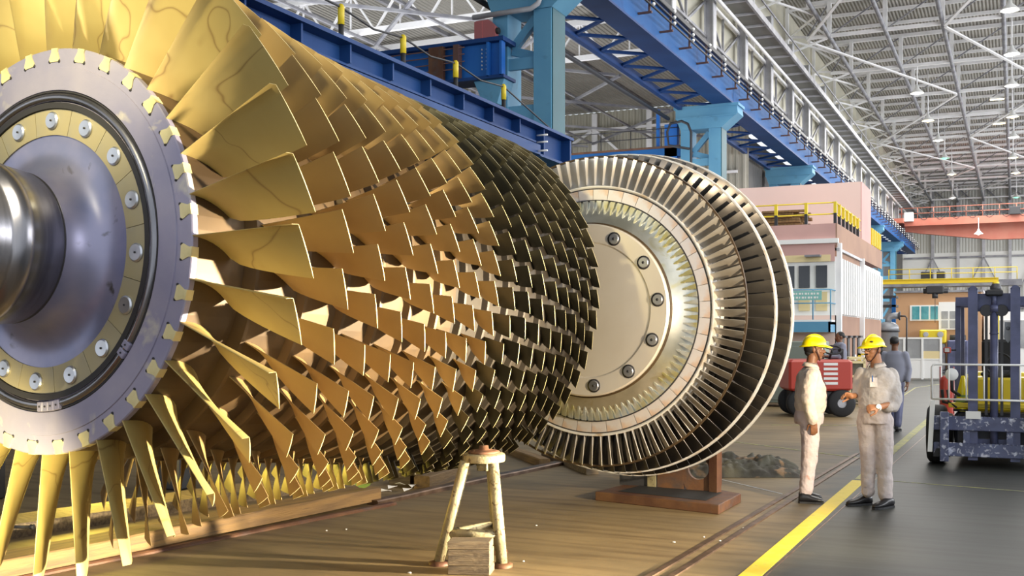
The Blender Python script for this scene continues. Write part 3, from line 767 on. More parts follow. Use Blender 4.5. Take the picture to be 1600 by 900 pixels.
# ------------------------------------------------------------------ pink control building
BX = -4.36; BY = 27.5
t = thing('control_building', (0, 0, 0), label='pink two-storey control room building with white window strips and blue balcony', cat='building')
BL = -8.7
q = MB(); q.box((BL, BY, 0), (BX, 37.4, 2.3), 0); q.build('lower_wall', 'pink', t)
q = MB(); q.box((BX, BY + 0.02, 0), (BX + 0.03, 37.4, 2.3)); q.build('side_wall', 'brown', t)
q = MB(); q.box((BL, BY, 2.3), (BX, 37.4, 4.0)); q.build('upper_wall', 'white', t)
q = MB(); q.box((BL, BY - 0.03, 4.15), (BX + 0.02, 37.4, 4.72)); q.build('parapet', 'pink2', t)
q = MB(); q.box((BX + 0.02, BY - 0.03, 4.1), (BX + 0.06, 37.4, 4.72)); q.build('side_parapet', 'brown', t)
q = MB(); q.box((BL, BY - 0.12, 4.2), (BX + 0.1, BY, 4.32)); q.build('cornice', 'white', t)
q = MB(); q.box((BL, BY - 0.04, 3.72), (BX, BY, 4.15)); q.build('rose_band', 'pink2', t)
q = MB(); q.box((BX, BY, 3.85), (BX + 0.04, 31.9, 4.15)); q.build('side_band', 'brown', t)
q = MB(); q.box((BX, BY, 4.0), (BX + 0.12, 31.9, 4.07)); q.build('window_hood', 'greysteel', t)
for y0, y1, nn in ((BY + 0.35, 31.6, 9), (32.3, 37.2, 10)):
    wf = MB(); wf.box((BX + 0.01, y0, 2.35), (BX + 0.05, y1, 3.82)); fr = wf.build('window_band', 'glass', t)
    for k in range(nn):
        y = y0 + (y1 - y0) * (k + 0.5) / nn; w_ = (y1 - y0) / nn * 0.25
        q = MB(); q.box((BX + 0.05, y - w_, 2.33), (BX + 0.12, y + w_, 3.82)); q.build('fin', 'white', fr)
    q = MB()
    for z in (2.85, 3.55): q.box((BX + 0.05, y0, z), (BX + 0.075, y1, z + 0.035))
    q.build('glazing_bar', 'brown', fr)
for y in (BY + 0.02, 31.95):
    q = MB(); q.box((BX, y, 0), (BX + 0.16, y + 0.16, 4.1 if y > 30 else 4.2)); q.build('downpipe', 'whitesteel', t)
# front: doors
for k, px in enumerate((1237, 1257, 1284)):
    a = on_y(px, 447, BY); wd = 0.145 if k else 0.08
    q = MB(); q.box((a.x - wd, BY - 0.05, 3.03), (a.x + wd, BY - 0.01, 3.72 if False else 3.62)); d = q.build('door_glass', 'glass', t)
    if k:
        q = MB(); q.box((a.x - wd, BY - 0.06, 2.42), (a.x + wd, BY - 0.01, 2.92)); q.build('door_panel', 'cream', t)
a = on_y(1212, 400, BY).x; b = on_y(1298, 400, BY).x
q = MB(); q.box((a, BY - 0.05, 3.72), (b, BY - 0.02, 3.9)); q.build('fanlight', 'cream', t)
q = MB(); q.box((on_y(1260, 400, BY).x, BY - 0.3, 3.84), (on_y(1284, 400, BY).x, BY - 0.05, 3.89)); q.build('door_hood', 'midsteel', t)
a = on_y(1200, 400, BY).x; b = on_y(1299, 500, BY - 0.6).x
q = MB(); q.box((a, BY - 0.75, 2.05), (b, BY, 2.17)); q.build('balcony_slab', 'white', t)
q = MB(); q.box((a, BY - 0.78, 1.85), (b, BY - 0.72, 2.12)); q.box((b - 0.05, BY - 0.78, 1.85), (b, BY, 2.12)); q.build('balcony_edge', 'sky', t)
q = MB()
for z in (2.6, 2.95): q.tube([(a, BY - 0.72, z), (b, BY - 0.72, z), (b, BY, z)], 0.018, 6)
for x in (a, a + 0.6, b - 0.45, b): q.tube([(x, BY - 0.72, 2.1), (x, BY - 0.72, 2.95)], 0.018, 6)
q.build('balcony_rail', 'sky', t)
# teal banner hung on the balcony rail, its lettering too faint to read
xa_ = on_y(1236, 460, BY - 0.75).x; xb_ = on_y(1284, 460, BY - 0.75).x
q = MB(); q.box((xa_, BY - 0.76, 2.68), (xb_, BY - 0.745, 2.92)); bn = q.build('banner', 'signteal', t)
for k_ in range(9):
    for j_ in range(2):
        q = MB(); x_ = xa_ + 0.05 + (xb_ - xa_ - 0.1) * k_ / 9; q.box((x_, BY - 0.765, 2.72 + 0.1 * j_), (x_ + 0.035 + 0.02 * ((k_ + j_) % 2), BY - 0.76, 2.77 + 0.1 * j_)); q.build('lettering', 'white', bn)
# low vents on the side wall
for k in range(4):
    y = BY + 0.9 + 1.0 * k
    q = MB(); q.box((BX + 0.03, y, 1.1), (BX + 0.06, y + 0.35, 1.7)); q.box((BX + 0.03, y - 0.05, 1.7), (BX + 0.14, y + 0.4, 1.76)); q.build('vent', 'darksteel', t)
q = MB(); q.box((BX + 0.03, 30.8, 0.9), (BX + 0.05, 31.1, 1.2)); q.build('notice', 'white', t)
# roof block
q = MB(); q.box((BL, 32.4, 4.7), (BX, 34.6, 6.5)); q.build('roof_block', 'pink', t)
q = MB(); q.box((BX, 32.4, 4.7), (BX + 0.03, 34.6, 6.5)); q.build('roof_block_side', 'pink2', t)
q = MB(); q.box((BL + 0.05, BY + 0.05, 4.68), (BX - 0.05, 37.3, 4.71)); q.build('roof_deck', 'soffit', t)
# yellow and black railing
q = MB(); q2 = MB()
for z in (4.98, 5.28): q.tube([(BL, BY + 0.05, z), (BX, BY + 0.05, z), (BX, 32.3, z)], 0.02, 6)
xs = [on_y(px, 330, BY).x for px in (1166, 1212, 1259)] + [BX]
pts = [(x, BY + 0.05) for x in xs] + [(BX, BY + 0.05 + 0.7 * k) for k in range(1, 7)]
for x, y in pts:
    q.box((x - 0.04, y - 0.04, 5.0), (x + 0.04, y + 0.04, 5.3)); q2 = MB(); q2.box((x - 0.04, y - 0.04, 4.72), (x + 0.04, y + 0.04, 5.0)); q2.build('post_base', 'darksteel', t)
rl = q.build('roof_railing', 'yellow', t)
# second railing far right
q = MB()
for k in range(5): q.box((BX + 0.0, 34.8 + 0.55 * k, 4.75), (BX + 0.06, 34.95 + 0.55 * k, 5.3))
q.tube([(BX, 34.7, 5.3), (BX, 37.3, 5.3)], 0.02, 6); q.build('roof_railing', 'yellow', t)

# timber stacked on the roof
n = 0; rnd = random.Random(3)
for row in range(7):
    for k in range(3 if row < 5 else 2):
        x0 = on_y(1190, 330, BY + 1).x + 0.16 * k + rnd.uniform(-0.1, 0.1); y0 = BY + 0.7 + 0.05 * (row % 2)
        q = MB(); L = rnd.uniform(0.8, 1.25)
        q.bbox((0, -0.07, 0), (L, 0.07, 0.062), 0.006)
        o = q.build('timber_plank', 'wood'); o.location = (x0, y0 + 0.19 * (k % 3), 4.727 + 0.07 * row)
        o.rotation_euler = (0, 0, rnd.uniform(-0.02, 0.02)); tag(o, 'short yellowish timber plank in the pile on the pink building roof', 'plank', 'timber pile on the building roof'); n += 1

# grey-green cabinet at the foot of the building
t = thing('metal_cabinet', on_z(1212, 636, 0), label='grey green metal cabinet standing under the blue balcony', cat='cabinet')
q = MB(); q.bbox((-0.6, 0, 0.1), (1.15, 0.9, 1.62), 0.02); q.build('cabinet_body', 'greenbox', t)
for x in (-0.2, 0.65):
    q = MB(); q.bbox((x - 0.37, -0.02, 0.18), (x + 0.42, 0, 1.5), 0.005); dd = q.build('cabinet_door', 'greenbox', t)
    q = MB(); q.box((x + 0.3, -0.045, 0.8), (x + 0.33, -0.02, 0.95)); q.build('handle', 'midsteel', dd)
for x in (-0.5, 1.05):
    for y in (0.1, 0.8):
        q = MB(); q.box((x - 0.03, y - 0.03, 0), (x + 0.03, y + 0.03, 0.1)); q.build('foot', 'darksteel', t)

# ------------------------------------------------------------------ peach office
OY = 52.0
xa = on_y(1400, 500, OY).x; xb = on_y(1533, 500, OY).x
zt = on_y(1460, 457, OY).z
t = thing('office_block', (xa, OY, 0), label='peach walled office block with blue green windows at the far left of the aisle', cat='building')
W = xb - xa
q = MB(); q.box((0, 0, 0), (W, 6, zt)); q.build('wall', 'orange', t)
q = MB(); q.box((-0.1, -0.1, zt), (W + 0.1, 6, zt + 0.1)); q.build('roof_slab', 'midsteel', t)
def wz(px, py): p = on_y(px, py, OY); return p.x - xa, p.z
(x0, z1), (x1, z0) = wz(1424, 479), wz(1467, 499)
q = MB(); q.box((x0 - 0.06, -0.05, z0 - 0.06), (x1 + 0.06, -0.0, z1 + 0.06)); wf = q.build('window_frame', 'white', t)
for k in range(3):
    a = x0 + (x1 - x0) * k / 3 + 0.04; b = x0 + (x1 - x0) * (k + 1) / 3 - 0.04
    q = MB(); q.box((a, -0.07, z0), (b, -0.04, z1)); q.build('pane', 'glassblue', wf)
(x0, z1), (x1, z0) = wz(1467, 472), wz(1500, 515)
q = MB(); q.box((x0, -0.06, z0), (x1, 0, z1)); wf = q.build('window_frame', 'white', t)
for k in range(2):
    for j in range(2):
        a = x0 + 0.12 + (x1 - x0 - 0.2) * k / 2; b = a + (x1 - x0 - 0.2) / 2 - 0.08
        c = z0 + 0.08 + (z1 - z0 - 0.45) * j / 2; d = c + (z1 - z0 - 0.45) / 2 - 0.07
        q = MB(); q.box((a, -0.08, c), (b, -0.055, d)); q.build('pane', 'frosted', wf)
# white annex seen through the forklift mast
xc_ = on_y(1533, 500, OY).x
t = thing('white_annex', (xc_ + 0.1, OY + 1, 0), label='white panelled annex right of the peach office, seen through the forklift mast', cat='building')
q = MB(); q.box((0, 0, 0), (5.5, 4, 2.9)); q.build('wall', 'white', t)
for k in range(4):
    q = MB(); q.box((0.3 + 1.3 * k, -0.04, 1.2), (1.3 + 1.3 * k, 0, 2.5)); q.build('pane', 'frosted', t)

# partition of framed panels
t = thing('partition_screen', tuple(on_z(1385, 592, 0)), label='white framed low partition with grey frosted panes behind the right worker', cat='partition')
p0 = on_z(1385, 592, 0)
W = on_y(1470, 592, p0.y).x - p0.x; Hh = on_y(1430, 527, p0.y).z
zs = on_y(1430, 562, p0.y).z
q = MB(); q.box((0, 0, 0.05), (W, 0.08, zs)); q.build('base_panel', 'white', t)
q = MB()
for k in range(4): q.box((W * k / 3 - 0.04, -0.03, 0), (W * k / 3 + 0.04, 0.11, Hh))
q.box((0, -0.02, Hh - 0.07), (W, 0.1, Hh)); q.box((0, -0.02, zs), (W, 0.1, zs + 0.05)); q.build('frame', 'white', t)
for k in range(3):
    q = MB(); q.box((W * k / 3 + 0.04, 0.02, zs + 0.05), (W * (k + 1) / 3 - 0.04, 0.05, Hh - 0.07)); q.build('pane', 'frosted', t)
q = MB(); q.box((W * 2 / 3 + 0.04, -0.01, zs), (W - 0.04, 0.01, zs + 0.35)); q.build('cream_strip', 'cream', t)

# yellow machine with round openings behind the partition
p0 = on_z(1466, 583, 0)
t = thing('yellow_machine', tuple(p0), label='yellow lathe like machine head showing above the white partition', cat='machine')
z0 = on_y(1460, 530, p0.y).z; z1 = on_y(1460, 515, p0.y).z
q = MB(); q.bbox((-0.85, 0, z0 - 0.2), (0.35, 0.7, z1), 0.06); q.build('housing', 'yellow', t)
q = MB(); q.bbox((-0.7, 0.1, 0), (0.3, 0.6, z0 - 0.2), 0.03); q.build('pedestal', 'midsteel', t)
for x, rr in ((-0.55, 0.12), (0.1, 0.14)):
    q = MB(); q.lathe([(0, -0.06), (rr, -0.06), (rr, 0.0)], 'y', 18, org=(x, 0, (z0 + z1) / 2), split=(1,)); q.build('port_cover', 'greysteel', t)
q = MB(); q.bbox((0.4, 0, 0.0), (1.3, 0.6, z0 - 0.05), 0.04); q.build('motor_base', 'mastblue', t)
q = MB(); q.tube([(0.5, 0.3, z0), (1.2, 0.3, z0)], 0.2, 12); q.tube([(0.85, 0.3, z0), (0.85, 0.3, z0 + 0.5)], 0.06, 8); q.build('motor', 'darksteel', t)

# grey vessel with elbow pipe
p0 = on_z(1388, 597, 0)
t = thing('pressure_vessel', tuple(p0), label='dark grey domed vessel with elbow pipe beside the pink building', cat='vessel')
S = (EYE - p0).dot(-FWD) / 1600
zz = lambda py: 1.75 + (525 - py) * S
rr = 16 * S
q = MB(); q.lathe([(rr * 0.95, 0), (rr * 0.95, zz(517)), (rr, zz(516)), (rr, zz(512)), (rr * 0.9, zz(508)), (rr * 0.6, zz(504)), (rr * 0.25, zz(503)), (0.0, zz(503))], n=28); q.build('shell', 'vessel', t)
q = MB(); q.lathe([(rr * 0.9, zz(519)), (rr * 1.08, zz(518.5)), (rr * 1.08, zz(516)), (rr * 0.9, zz(515.5))], n=28); q.build('flange', 'darksteel', t)
q = MB(); q.tube([(0, 0, zz(504)), (0, 0, zz(499)), (3 * S, 0, zz(495)), (8 * S, 0, zz(493.5)), (17 * S, 0, zz(493.5))], 5 * S, 14); q.build('elbow_pipe', 'vessel', t)
q = MB(); q.lathe([(0, 16 * S), (7 * S, 16 * S), (7 * S, 18 * S), (0, 18 * S)], 'x', 16, org=(0, 0, zz(493.5)), split=(1, 2)); q.build('flange', 'darksteel', t)
q = MB(); q.tube([(18 * S, 0, zz(494)), (25 * S, 0, zz(494)), (27.5 * S, 0, zz(497)), (27 * S, 0, 0)], 1.2 * S, 8); q.build('drain_pipe', 'darksteel', t)

# yellow jib crane
JY = 44.0
pr = on_y(1556, 440, JY); pl = on_y(1376, 440, JY)
zb = on_y(1460, 443, JY).z; ztp = on_y(1460, 435.5, JY).z
t = thing('jib_crane', (pr.x, JY, 0), label='yellow jib crane arm with chain hoist reaching left above the peach office', cat='crane')
q = MB(); q.ibeam((pl.x - pr.x, 0, (zb + ztp) / 2), (0.1, 0, (zb + ztp) / 2), 0.2, ztp - zb, 0.03); q.build('jib_arm', 'yellow', t)
q = MB(); q.tube([(0, 0, 0), (0, 0, zb), (0, 0, zb + 0.02)], 0.13, 14); q.build('mast', 'yellow', t)
q = MB(); q.lathe([(0, zb - 0.35), (0.2, zb - 0.35), (0.22, zb - 0.2), (0.1, zb)], n=16); q.build('slew_bearing', 'darksteel', t)
hx = on_y(1461, 440, JY).x - pr.x
q = MB(); q.bbox((hx - 0.35, -0.15, zb - 0.42), (hx + 0.35, 0.15, zb - 0.1), 0.05); q.tube([(hx - 0.45, 0, zb - 0.3), (hx + 0.5, 0, zb - 0.3)], 0.11, 10)
q.tube([(hx, 0, zb - 0.4), (hx, 0, zb - 0.6)], 0.12, 10); h = q.build('hoist', 'darksteel', t)
q = MB(); q.tube([(hx, 0, zb - 0.5), (hx, 0, zb - 1.6)], 0.012, 6); q.build('chain', 'darksteel', h)
t = thing('mezzanine_railing', (pl.x, JY + 3, 0), label='thin yellow railing on posts behind the yellow jib arm', cat='railing')
z0 = on_y(1460, 435, JY + 3).z; z1 = on_y(1460, 420, JY + 3).z
q = MB()
for z in (z1, (z0 + z1) / 2): q.tube([(0, 0, z), (5.2, 0, z)], 0.02, 6)
for k in range(7): q.tube([(5.2 * k / 6, 0, z0 - 0.1), (5.2 * k / 6, 0, z1)], 0.02, 6)
q.build('rails', 'yellow', t)
q = MB(); q.box((-0.3, -0.1, z0 - 0.35), (5.4, 1.2, z0 - 0.1)); q.build('deck', 'midsteel', t)
q = MB()
for x in (0.0, 5.0): q.box((x, 0.3, 0), (x + 0.15, 0.45, z0 - 0.35))
q.build('support_post', 'midsteel', t)
for px, w_, lab in ((1448, 0.5, 'dark motor box on the deck behind the jib arm, leftmost'), (1470, 0.35, 'small dark box on the deck behind the jib arm')):
    o = MB(); o.bbox((-w_ / 2, 0.1, 0), (w_ / 2, 0.6, 0.42), 0.03); b = o.build('equipment_box', 'darksteel'); b.location = (on_y(px, 430, JY + 3.3).x, JY + 3.2, z0 - 0.095); tag(b, lab, 'box')
# blue machinery frames behind the pink building, below the girder
p = on_y(1385, 520, 46)
t = thing('blue_rack', (p.x - 0.6, 46, 0), label='dark blue steel rack standing between pink building and peach office', cat='rack')
for x in (-0.9, 0.0, 0.9):
    q = MB(); q.box((x - 0.08, 0, 0), (x + 0.08, 0.16, 3.4)); q.build('rack_post', 'blue', t)
for z in (1.0, 2.0, 3.0, 3.4):
    q = MB(); q.box((-1.0, 0, z), (1.0, 1.0, z + 0.1)); q.build('rack_shelf', 'darksteel', t)
# ================================================================== COMPRESSOR ROTOR (bladed, gold)
def frame(c, az, el):
    a = sin(az) * cos(el) * RGT + cos(az) * cos(el) * FWD + sin(el) * UPV
    e1 = cos(az) * RGT - sin(az) * FWD
    e2 = e1.cross(a).normalized()
    return Matrix(((e1.x, a.x, e2.x, c.x), (e1.y, a.y, e2.y, c.y), (e1.z, a.z, e2.z, c.z), (0, 0, 0, 1)))


def blade(s0, axr, tnr, axt, tnt, R0, R1, th=0.012, camber=0.1, nr=7, ncd=6, leanle=0.0, sh=0.0, dR=0.0, nose=0.0):
    """one aerofoil at angle 0; chord runs aft (+y) and backward in angle; returns MB"""
    q = MB(); top = []; bot = []
    for j in range(nr):
        f_ = j / (nr - 1); r = R0 + (R1 - R0) * f_
        g = f_ ** 0.65
        ax = axr + (axt - axr) * g; tn = tnr + (tnt - tnr) * g
        t_ = th * (1.35 - 0.75 * f_); L = sqrt(ax * ax + tn * tn)
        for k in range(-1 if nose else 0, ncd):
            c = max(0, k) / (ncd - 1)
            cam_ = camber * (1.0 - 0.95 * f_) * L * 4 * c * (1 - c)
            y = s0 + sh * f_ + c * ax + cam_ * tn / L
            t = -c * tn + cam_ * ax / L + leanle * f_
            if k < 0: y -= nose * f_; t -= 0.10 * nose * f_
            w_ = t_ * (0.35 + 0.65 * 4 * c * (1 - c)) * 0.5
            ny, nt_ = tn / L, ax / L
            for sg, lst in ((1, top), (-1, bot)):
                rr = r - dR * c * f_
                a = (t + sg * w_ * nt_) / rr
                lst.append((rr * cos(a), y + sg * w_ * ny, rr * sin(a)))
    if nose:
        ncd += 1
    n = nr * ncd; vs = top + bot; fs = []
    for j in range(nr - 1):
        for k in range(ncd - 1):
            i = j * ncd + k
            fs.append((i, i + 1, i + ncd + 1, i + ncd)); fs.append((n + i, n + i + ncd, n + i + ncd + 1, n + i + 1))
    q.add(vs, fs, 0, True)
    ed = []
    for j in range(nr - 1):
        for k in (0, ncd - 1):
            i = j * ncd + k; ed.append((i, i + ncd, n + i + ncd, n + i) if k == 0 else (i, n + i, n + i + ncd, i + ncd))
    tp = []
    for k in range(ncd - 1):
        i = (nr - 1) * ncd + k; tp.append((i, i + 1, n + i + 1, n + i)); ed.append((k, n + k, n + k + 1, k + 1))
    # separate verts for the sharp edges
    q.add(vs, ed, 0, False)
    q.add(vs, tp, 1, False)     # bare rubbed tip face
    return q


K1 = 5.9
C1 = at(67, 392, K1)
R1M = thing('compressor_rotor', label='huge compressor rotor with rows of gold and dark blades filling the left half', cat='rotor')
R1M.matrix_world = frame(C1, radians(26.3), radians(-1.9))
u = K1 / 1600.0            # metres per photograph pixel at the front disc
KS = K1 / 6.6
RD = 1.987 * K1 / 10
# front disc: rim and face
q = MB(); q.lathe([(0.90, 0.10), (0.93, 0.0), (RD - 0.112, 0.0), (RD - 0.11, 0.006), (RD - 0.006, 0.006), (RD, 0.012), (RD, 0.05)], 'y', 128, split=(1, 2, 3, 4, 5, 6)); q.build('front_disc', 'disc', R1M)
q = MB(); q.lathe([(0.915, 0.008), (0.915, 0.004), (0.893, -0.012), (0.872, -0.008), (0.868, 0.03)], 'y', 96, mi=0); q.build('snap_ring', 'shaft', R1M)
q = MB(); q.lathe([(0.96, 0.05), (0.86, 0.045), (0.86, 0.0), (0.825, 0.0), (0.825, 0.06)], 'y', 96, split=(1, 2, 3)); q.lathe([(0.925, 0.001), (0.917, 0.001)], 'y', 96); q.build('groove_ring', 'groove', R1M)
q = MB(); q.lathe([(0.866, 0.02), (0.862, 0.006), (0.832, 0.004), (0.828, 0.03)], 'y', 96); q.build('inner_ring', 'disc', R1M)
# 16 clamp segments with bolts
seg0 = None; RB = 1.2787 * K1 / 10
for k in range(16):
    ang = 109.8 - 22.5 * k
    if seg0 is None:
        q = MB(); h = radians(11.12); n = 6
        poly = [(0.822 * cos(-h + 2 * h * i / n), 0.822 * sin(-h + 2 * h * i / n)) for i in range(n + 1)] + [(0.672 * cos(h - 2 * h * i / n), 0.672 * sin(h - 2 * h * i / n)) for i in range(n + 1)]
        q.prism([(x, 0.012, z) for x, z in poly][::-1], (0, 0.06, 0)); o = q.build('clamp_segment', 'brass', R1M)
        q = MB(); q.lathe([(0, -0.001), (0.044, -0.003), (0.052, 0.004), (0.052, 0.014)], 'y', 28, org=(RB, 0, 0), split=(1, 2)); b = q.build('bolt', 'steelbolt', o)
        q = MB(); q.lathe([(0, -0.006), (0.006, -0.006), (0.006, 0)], 'y', 8, org=(RB, 0, 0)); q.build('centre_hole', 'groove', o)
        seg0 = o
    else: o = copy_tree(seg0, R1M)
    o.rotation_euler = (0, -radians(ang), 0)
q = MB(); q.lathe([(0.825, 0.05), (0.66, 0.05)], 'y', 64); q.build('segment_seat', 'groove', R1M)
# balance weights in the groove
for a0 in (-37, -40.5, -79, -82, -85, -88):
    q = MB(); q.bbox((0.868, -0.016, -0.022), (0.925, 0.01, 0.022), 0.004); o = q.build('balance_weight', 'disc', R1M); o.rotation_euler = (0, -radians(a0), 0)
    q = MB(); q.sphere((0.896, -0.017, 0), 0.006, 8, 5); q.build('screw_hole', 'groove', o)
# concave funnel, shaft collar, shaft
prof = []
for k in range(13):
    a = k / 12 * pi / 2
    prof.append((0.672 - 0.252 * sin(a), 0.02 - 0.20 * (1 - cos(a)) + 0.03 * sin(2 * a)))
q = MB(); q.lathe(prof, 'y', 96); q.build('hub_funnel', 'funnel', R1M)
q = MB(); q.lathe([(0.425, -0.17), (0.425, -0.19), (0.43, -0.20), (0.443, -0.33), (0.452, -0.37), (0.452, -0.40), (0.436, -0.44), (0.405, -0.455), (0.395, -0.47), (0.395, -2.5), (0.36, -2.54), (0.0, -2.54)], 'y', 96, split=(9,)); q.build('shaft', 'shaft', R1M)
q = MB(); q.lathe([(0.418, -0.165), (0.428, -0.178), (0.418, -0.192)], 'y', 96); q.build('collar_gap', 'groove', R1M)
# dovetail blade roots
rt0 = None
PH = 0.45
for k in range(32):
    ang = 22.4 + 11.25 * k - 2.2
    if rt0 is None:
        q = MB(); a = 0.062; b = 0.040
        P = [(RD + 0.001, -0.028), (RD + 0.001, 0.028), (RD - 0.02, 0.026), (RD - 0.062, 0.044), (RD - 0.078, 0.034), (RD - 0.078, -0.034), (RD - 0.062, -0.044), (RD - 0.02, -0.026)]
        q.prism([(x, 0.001, z) for x, z in P], (0, 0.05, 0)); o = q.build('blade_root', 'rootgold', R1M)
        q = MB(); 
        for z in (-0.040, 0.040): q.lathe([(0, -0.001), (0.009, -0.001), (0.009, 0.004)], 'y', 10, org=(RD - 0.076, 0.003, z))
        q.build('relief_hole', 'groove', o); rt0 = o
    else: o = copy_tree(rt0, R1M)
    o.rotation_euler = (0, -radians(ang), 0)

# blade rows
TE = [0.26, 0.71, 1.11, 1.46, 1.80, 2.12, 2.44, 2.75, 3.03, 3.30, 3.56, 3.81, 4.04, 4.26, 4.48, 4.70]
NB = [32, 34, 36, 38, 40, 42, 44, 46, 48, 50, 51, 52, 53, 54, 54, 54]


def tipR(s): return KS * (1.77 + 0.25 * math.exp(-(s - 0.27) / 1.1))


def hubR(s): return min(1.25 + 0.42 * s / 4.6, 1.60) * KS * 1.05


q = MB(); prof = [(RD, 0.0)]
rows = []
for i, te in enumerate(TE):
    f_ = i / 15.0
    axt = (0.10 + 0.15 * math.exp(-i / 1.1)) * KS; tnt = (0.195 + 0.08 * math.exp(-i / 2.0)) * KS
    pitch = (TE[i] - TE[i - 1]) if i else 0.5
    axr = (0.30 if i == 0 else min(0.25, pitch * 0.55)) * KS; tnr = (0.10 - 0.05 * f_) * KS
    if i > 7: axt = 0.075 * KS; tnt = 0.185 * KS; axr = 0.12 * KS; tnr = 0.14 * KS
    s_tip = te * KS - axt
    s_root = s_tip if i == 0 else s_tip - (axr - axt) * 0.5
    rows.append((s_root, s_tip - s_root, axr, tnr, axt, tnt))
hp = [(RD - 0.03, 0.03), (RD + 0.001, 0.045)]
for i, (sr, sh, axr, tnr, axt, tnt) in enumerate(rows):
    R = hubR(TE[i]) if i else RD
    if i: hp.append((R - 0.004, sr - 0.03)); hp.append((R, sr - 0.01))
    hp.append((R + 0.003, sr + axr + 0.005)); 
    if i < 15: hp.append((R - 0.02, sr + axr + 0.012)); hp.append((R - 0.02, rows[i + 1][0] - 0.05))
hp += [(1.2, rows[-1][0] + 0.2), (0.5, rows[-1][0] + 0.22), (0.40, rows[-1][0] + 0.25), (0.40, rows[-1][0] + 0.42), (0, rows[-1][0] + 0.42)]
cut = 2 + 4 * 8 - 2
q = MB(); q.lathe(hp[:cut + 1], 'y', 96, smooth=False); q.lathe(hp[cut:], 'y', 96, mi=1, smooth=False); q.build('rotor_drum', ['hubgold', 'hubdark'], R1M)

DR = [0.09 * KS * math.exp(-i / 1.6) for i in range(16)]
cand = []
for i in range(16):
    for k in range(NB[i]):
        if i == 0: ang = 22.9 + 1.4 + 11.25 * k
        else: ang = 24.0 + i * 4.3 + 360.0 * k / NB[i]
        a = (ang + 180) % 360 - 180
        cand.append((i, a))
vis = [c for c in cand if -125 < c[1] < 118]
rest = [c for c in cand if not (-125 < c[1] < 118)]
ind = vis[:100]; rest += vis[100:]
meshes = {}
jr = random.Random(5)
for i, a in ind:
    sr, sh, axr, tnr, axt, tnt = rows[i]
    R0 = (RD if i == 0 else hubR(TE[i])) - 0.004
    if i not in meshes:
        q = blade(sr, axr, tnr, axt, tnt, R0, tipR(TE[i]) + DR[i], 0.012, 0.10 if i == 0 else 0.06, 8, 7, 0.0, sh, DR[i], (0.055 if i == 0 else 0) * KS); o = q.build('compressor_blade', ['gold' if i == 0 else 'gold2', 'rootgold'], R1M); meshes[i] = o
    else:
        o = meshes[i].copy(); COL.objects.link(o); o.parent = R1M
    o.rotation_euler = (0, -radians(a + jr.uniform(-0.25, 0.25)), 0)
q = MB()
bl = {}
for i in range(16):
    sr, sh, axr, tnr, axt, tnt = rows[i]
    bl[i] = blade(sr, axr, tnr, axt, tnt, (RD if i == 0 else hubR(TE[i])) - 0.004, tipR(TE[i]) + DR[i], 0.013 if i < 8 else 0.011, 0.10 if i == 0 else 0.06, 6 if i < 8 else 4, 5, 0.0, sh, DR[i], (0.055 if i == 0 else 0) * KS)
for i, a in rest:
    b = bl[i]; c, s_ = cos(radians(a)), sin(radians(a))
    o_ = len(q.v); q.v += [(x * c - z * s_, y, x * s_ + z * c) for x, y, z in b.v]
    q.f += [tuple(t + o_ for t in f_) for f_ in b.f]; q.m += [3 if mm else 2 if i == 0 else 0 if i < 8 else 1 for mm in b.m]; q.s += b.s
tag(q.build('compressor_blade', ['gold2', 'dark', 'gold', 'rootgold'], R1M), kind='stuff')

# ================================================================== STEAM TURBINE ROTOR
K2 = 9.9; KQ = K2 / 10.5
C2 = at(916.5, 484.5, K2)
R2M = thing('turbine_rotor', label='steel turbine rotor with polished round cover and three rings of long blades', cat='rotor')
R2M.matrix_world = frame(C2, radians(23.2), radians(-1.0))
g = KQ
q = MB(); q.lathe([(0, 0.0), (0.685 * g, -0.006), (0.69 * g, -0.012), (0.70 * g, -0.016), (0.87 * g, -0.02), (0.885 * g, -0.008), (0.885 * g, 0.09)], 'y', 128, split=(1, 3, 4, 5)); q.build('cover_plate', 'polish', R2M)
b0 = None
for k in range(12):
    if b0 is None:
        q = MB(); q.lathe([(0.0, -0.034), (0.045, -0.034), (0.052, -0.026), (0.052, -0.015)], 'y', 20, org=(0.779 * g, 0, 0), split=(1,)); o = q.build('cover_bolt', 'steelbolt', R2M)
        q = MB(); q.lathe([(0.052, -0.022), (0.066, -0.022), (0.066, -0.015)], 'y', 20, org=(0.779 * g, 0, 0)); q.lathe([(0, -0.037), (0.013, -0.037), (0.013, -0.033)], 'y', 10, org=(0.779 * g, 0, 0)); q.build('bolt_recess', 'groove', o)
        b0 = o
    else: o = copy_tree(b0, R2M)
    o.rotation_euler = (0, -radians(7 + 30 * k), 0)
q = MB(); q.lathe([(0.888 * g, 0.02), (0.90 * g, 0.02), (0.905 * g, 0.05)], 'y', 96); q.build('seal_ring', 'hubgold', R2M)
prof = [(0.89 * g, 0.06)] + [((0.89 + 0.26 * k / 8) * g, 0.06 + 0.10 * sin(pi * k / 16) * 1.0) for k in range(1, 9)] + [(1.175 * g, 0.165)]
q = MB(); q.lathe(prof, 'y', 128); q.build('disc_face', 'face2', R2M)
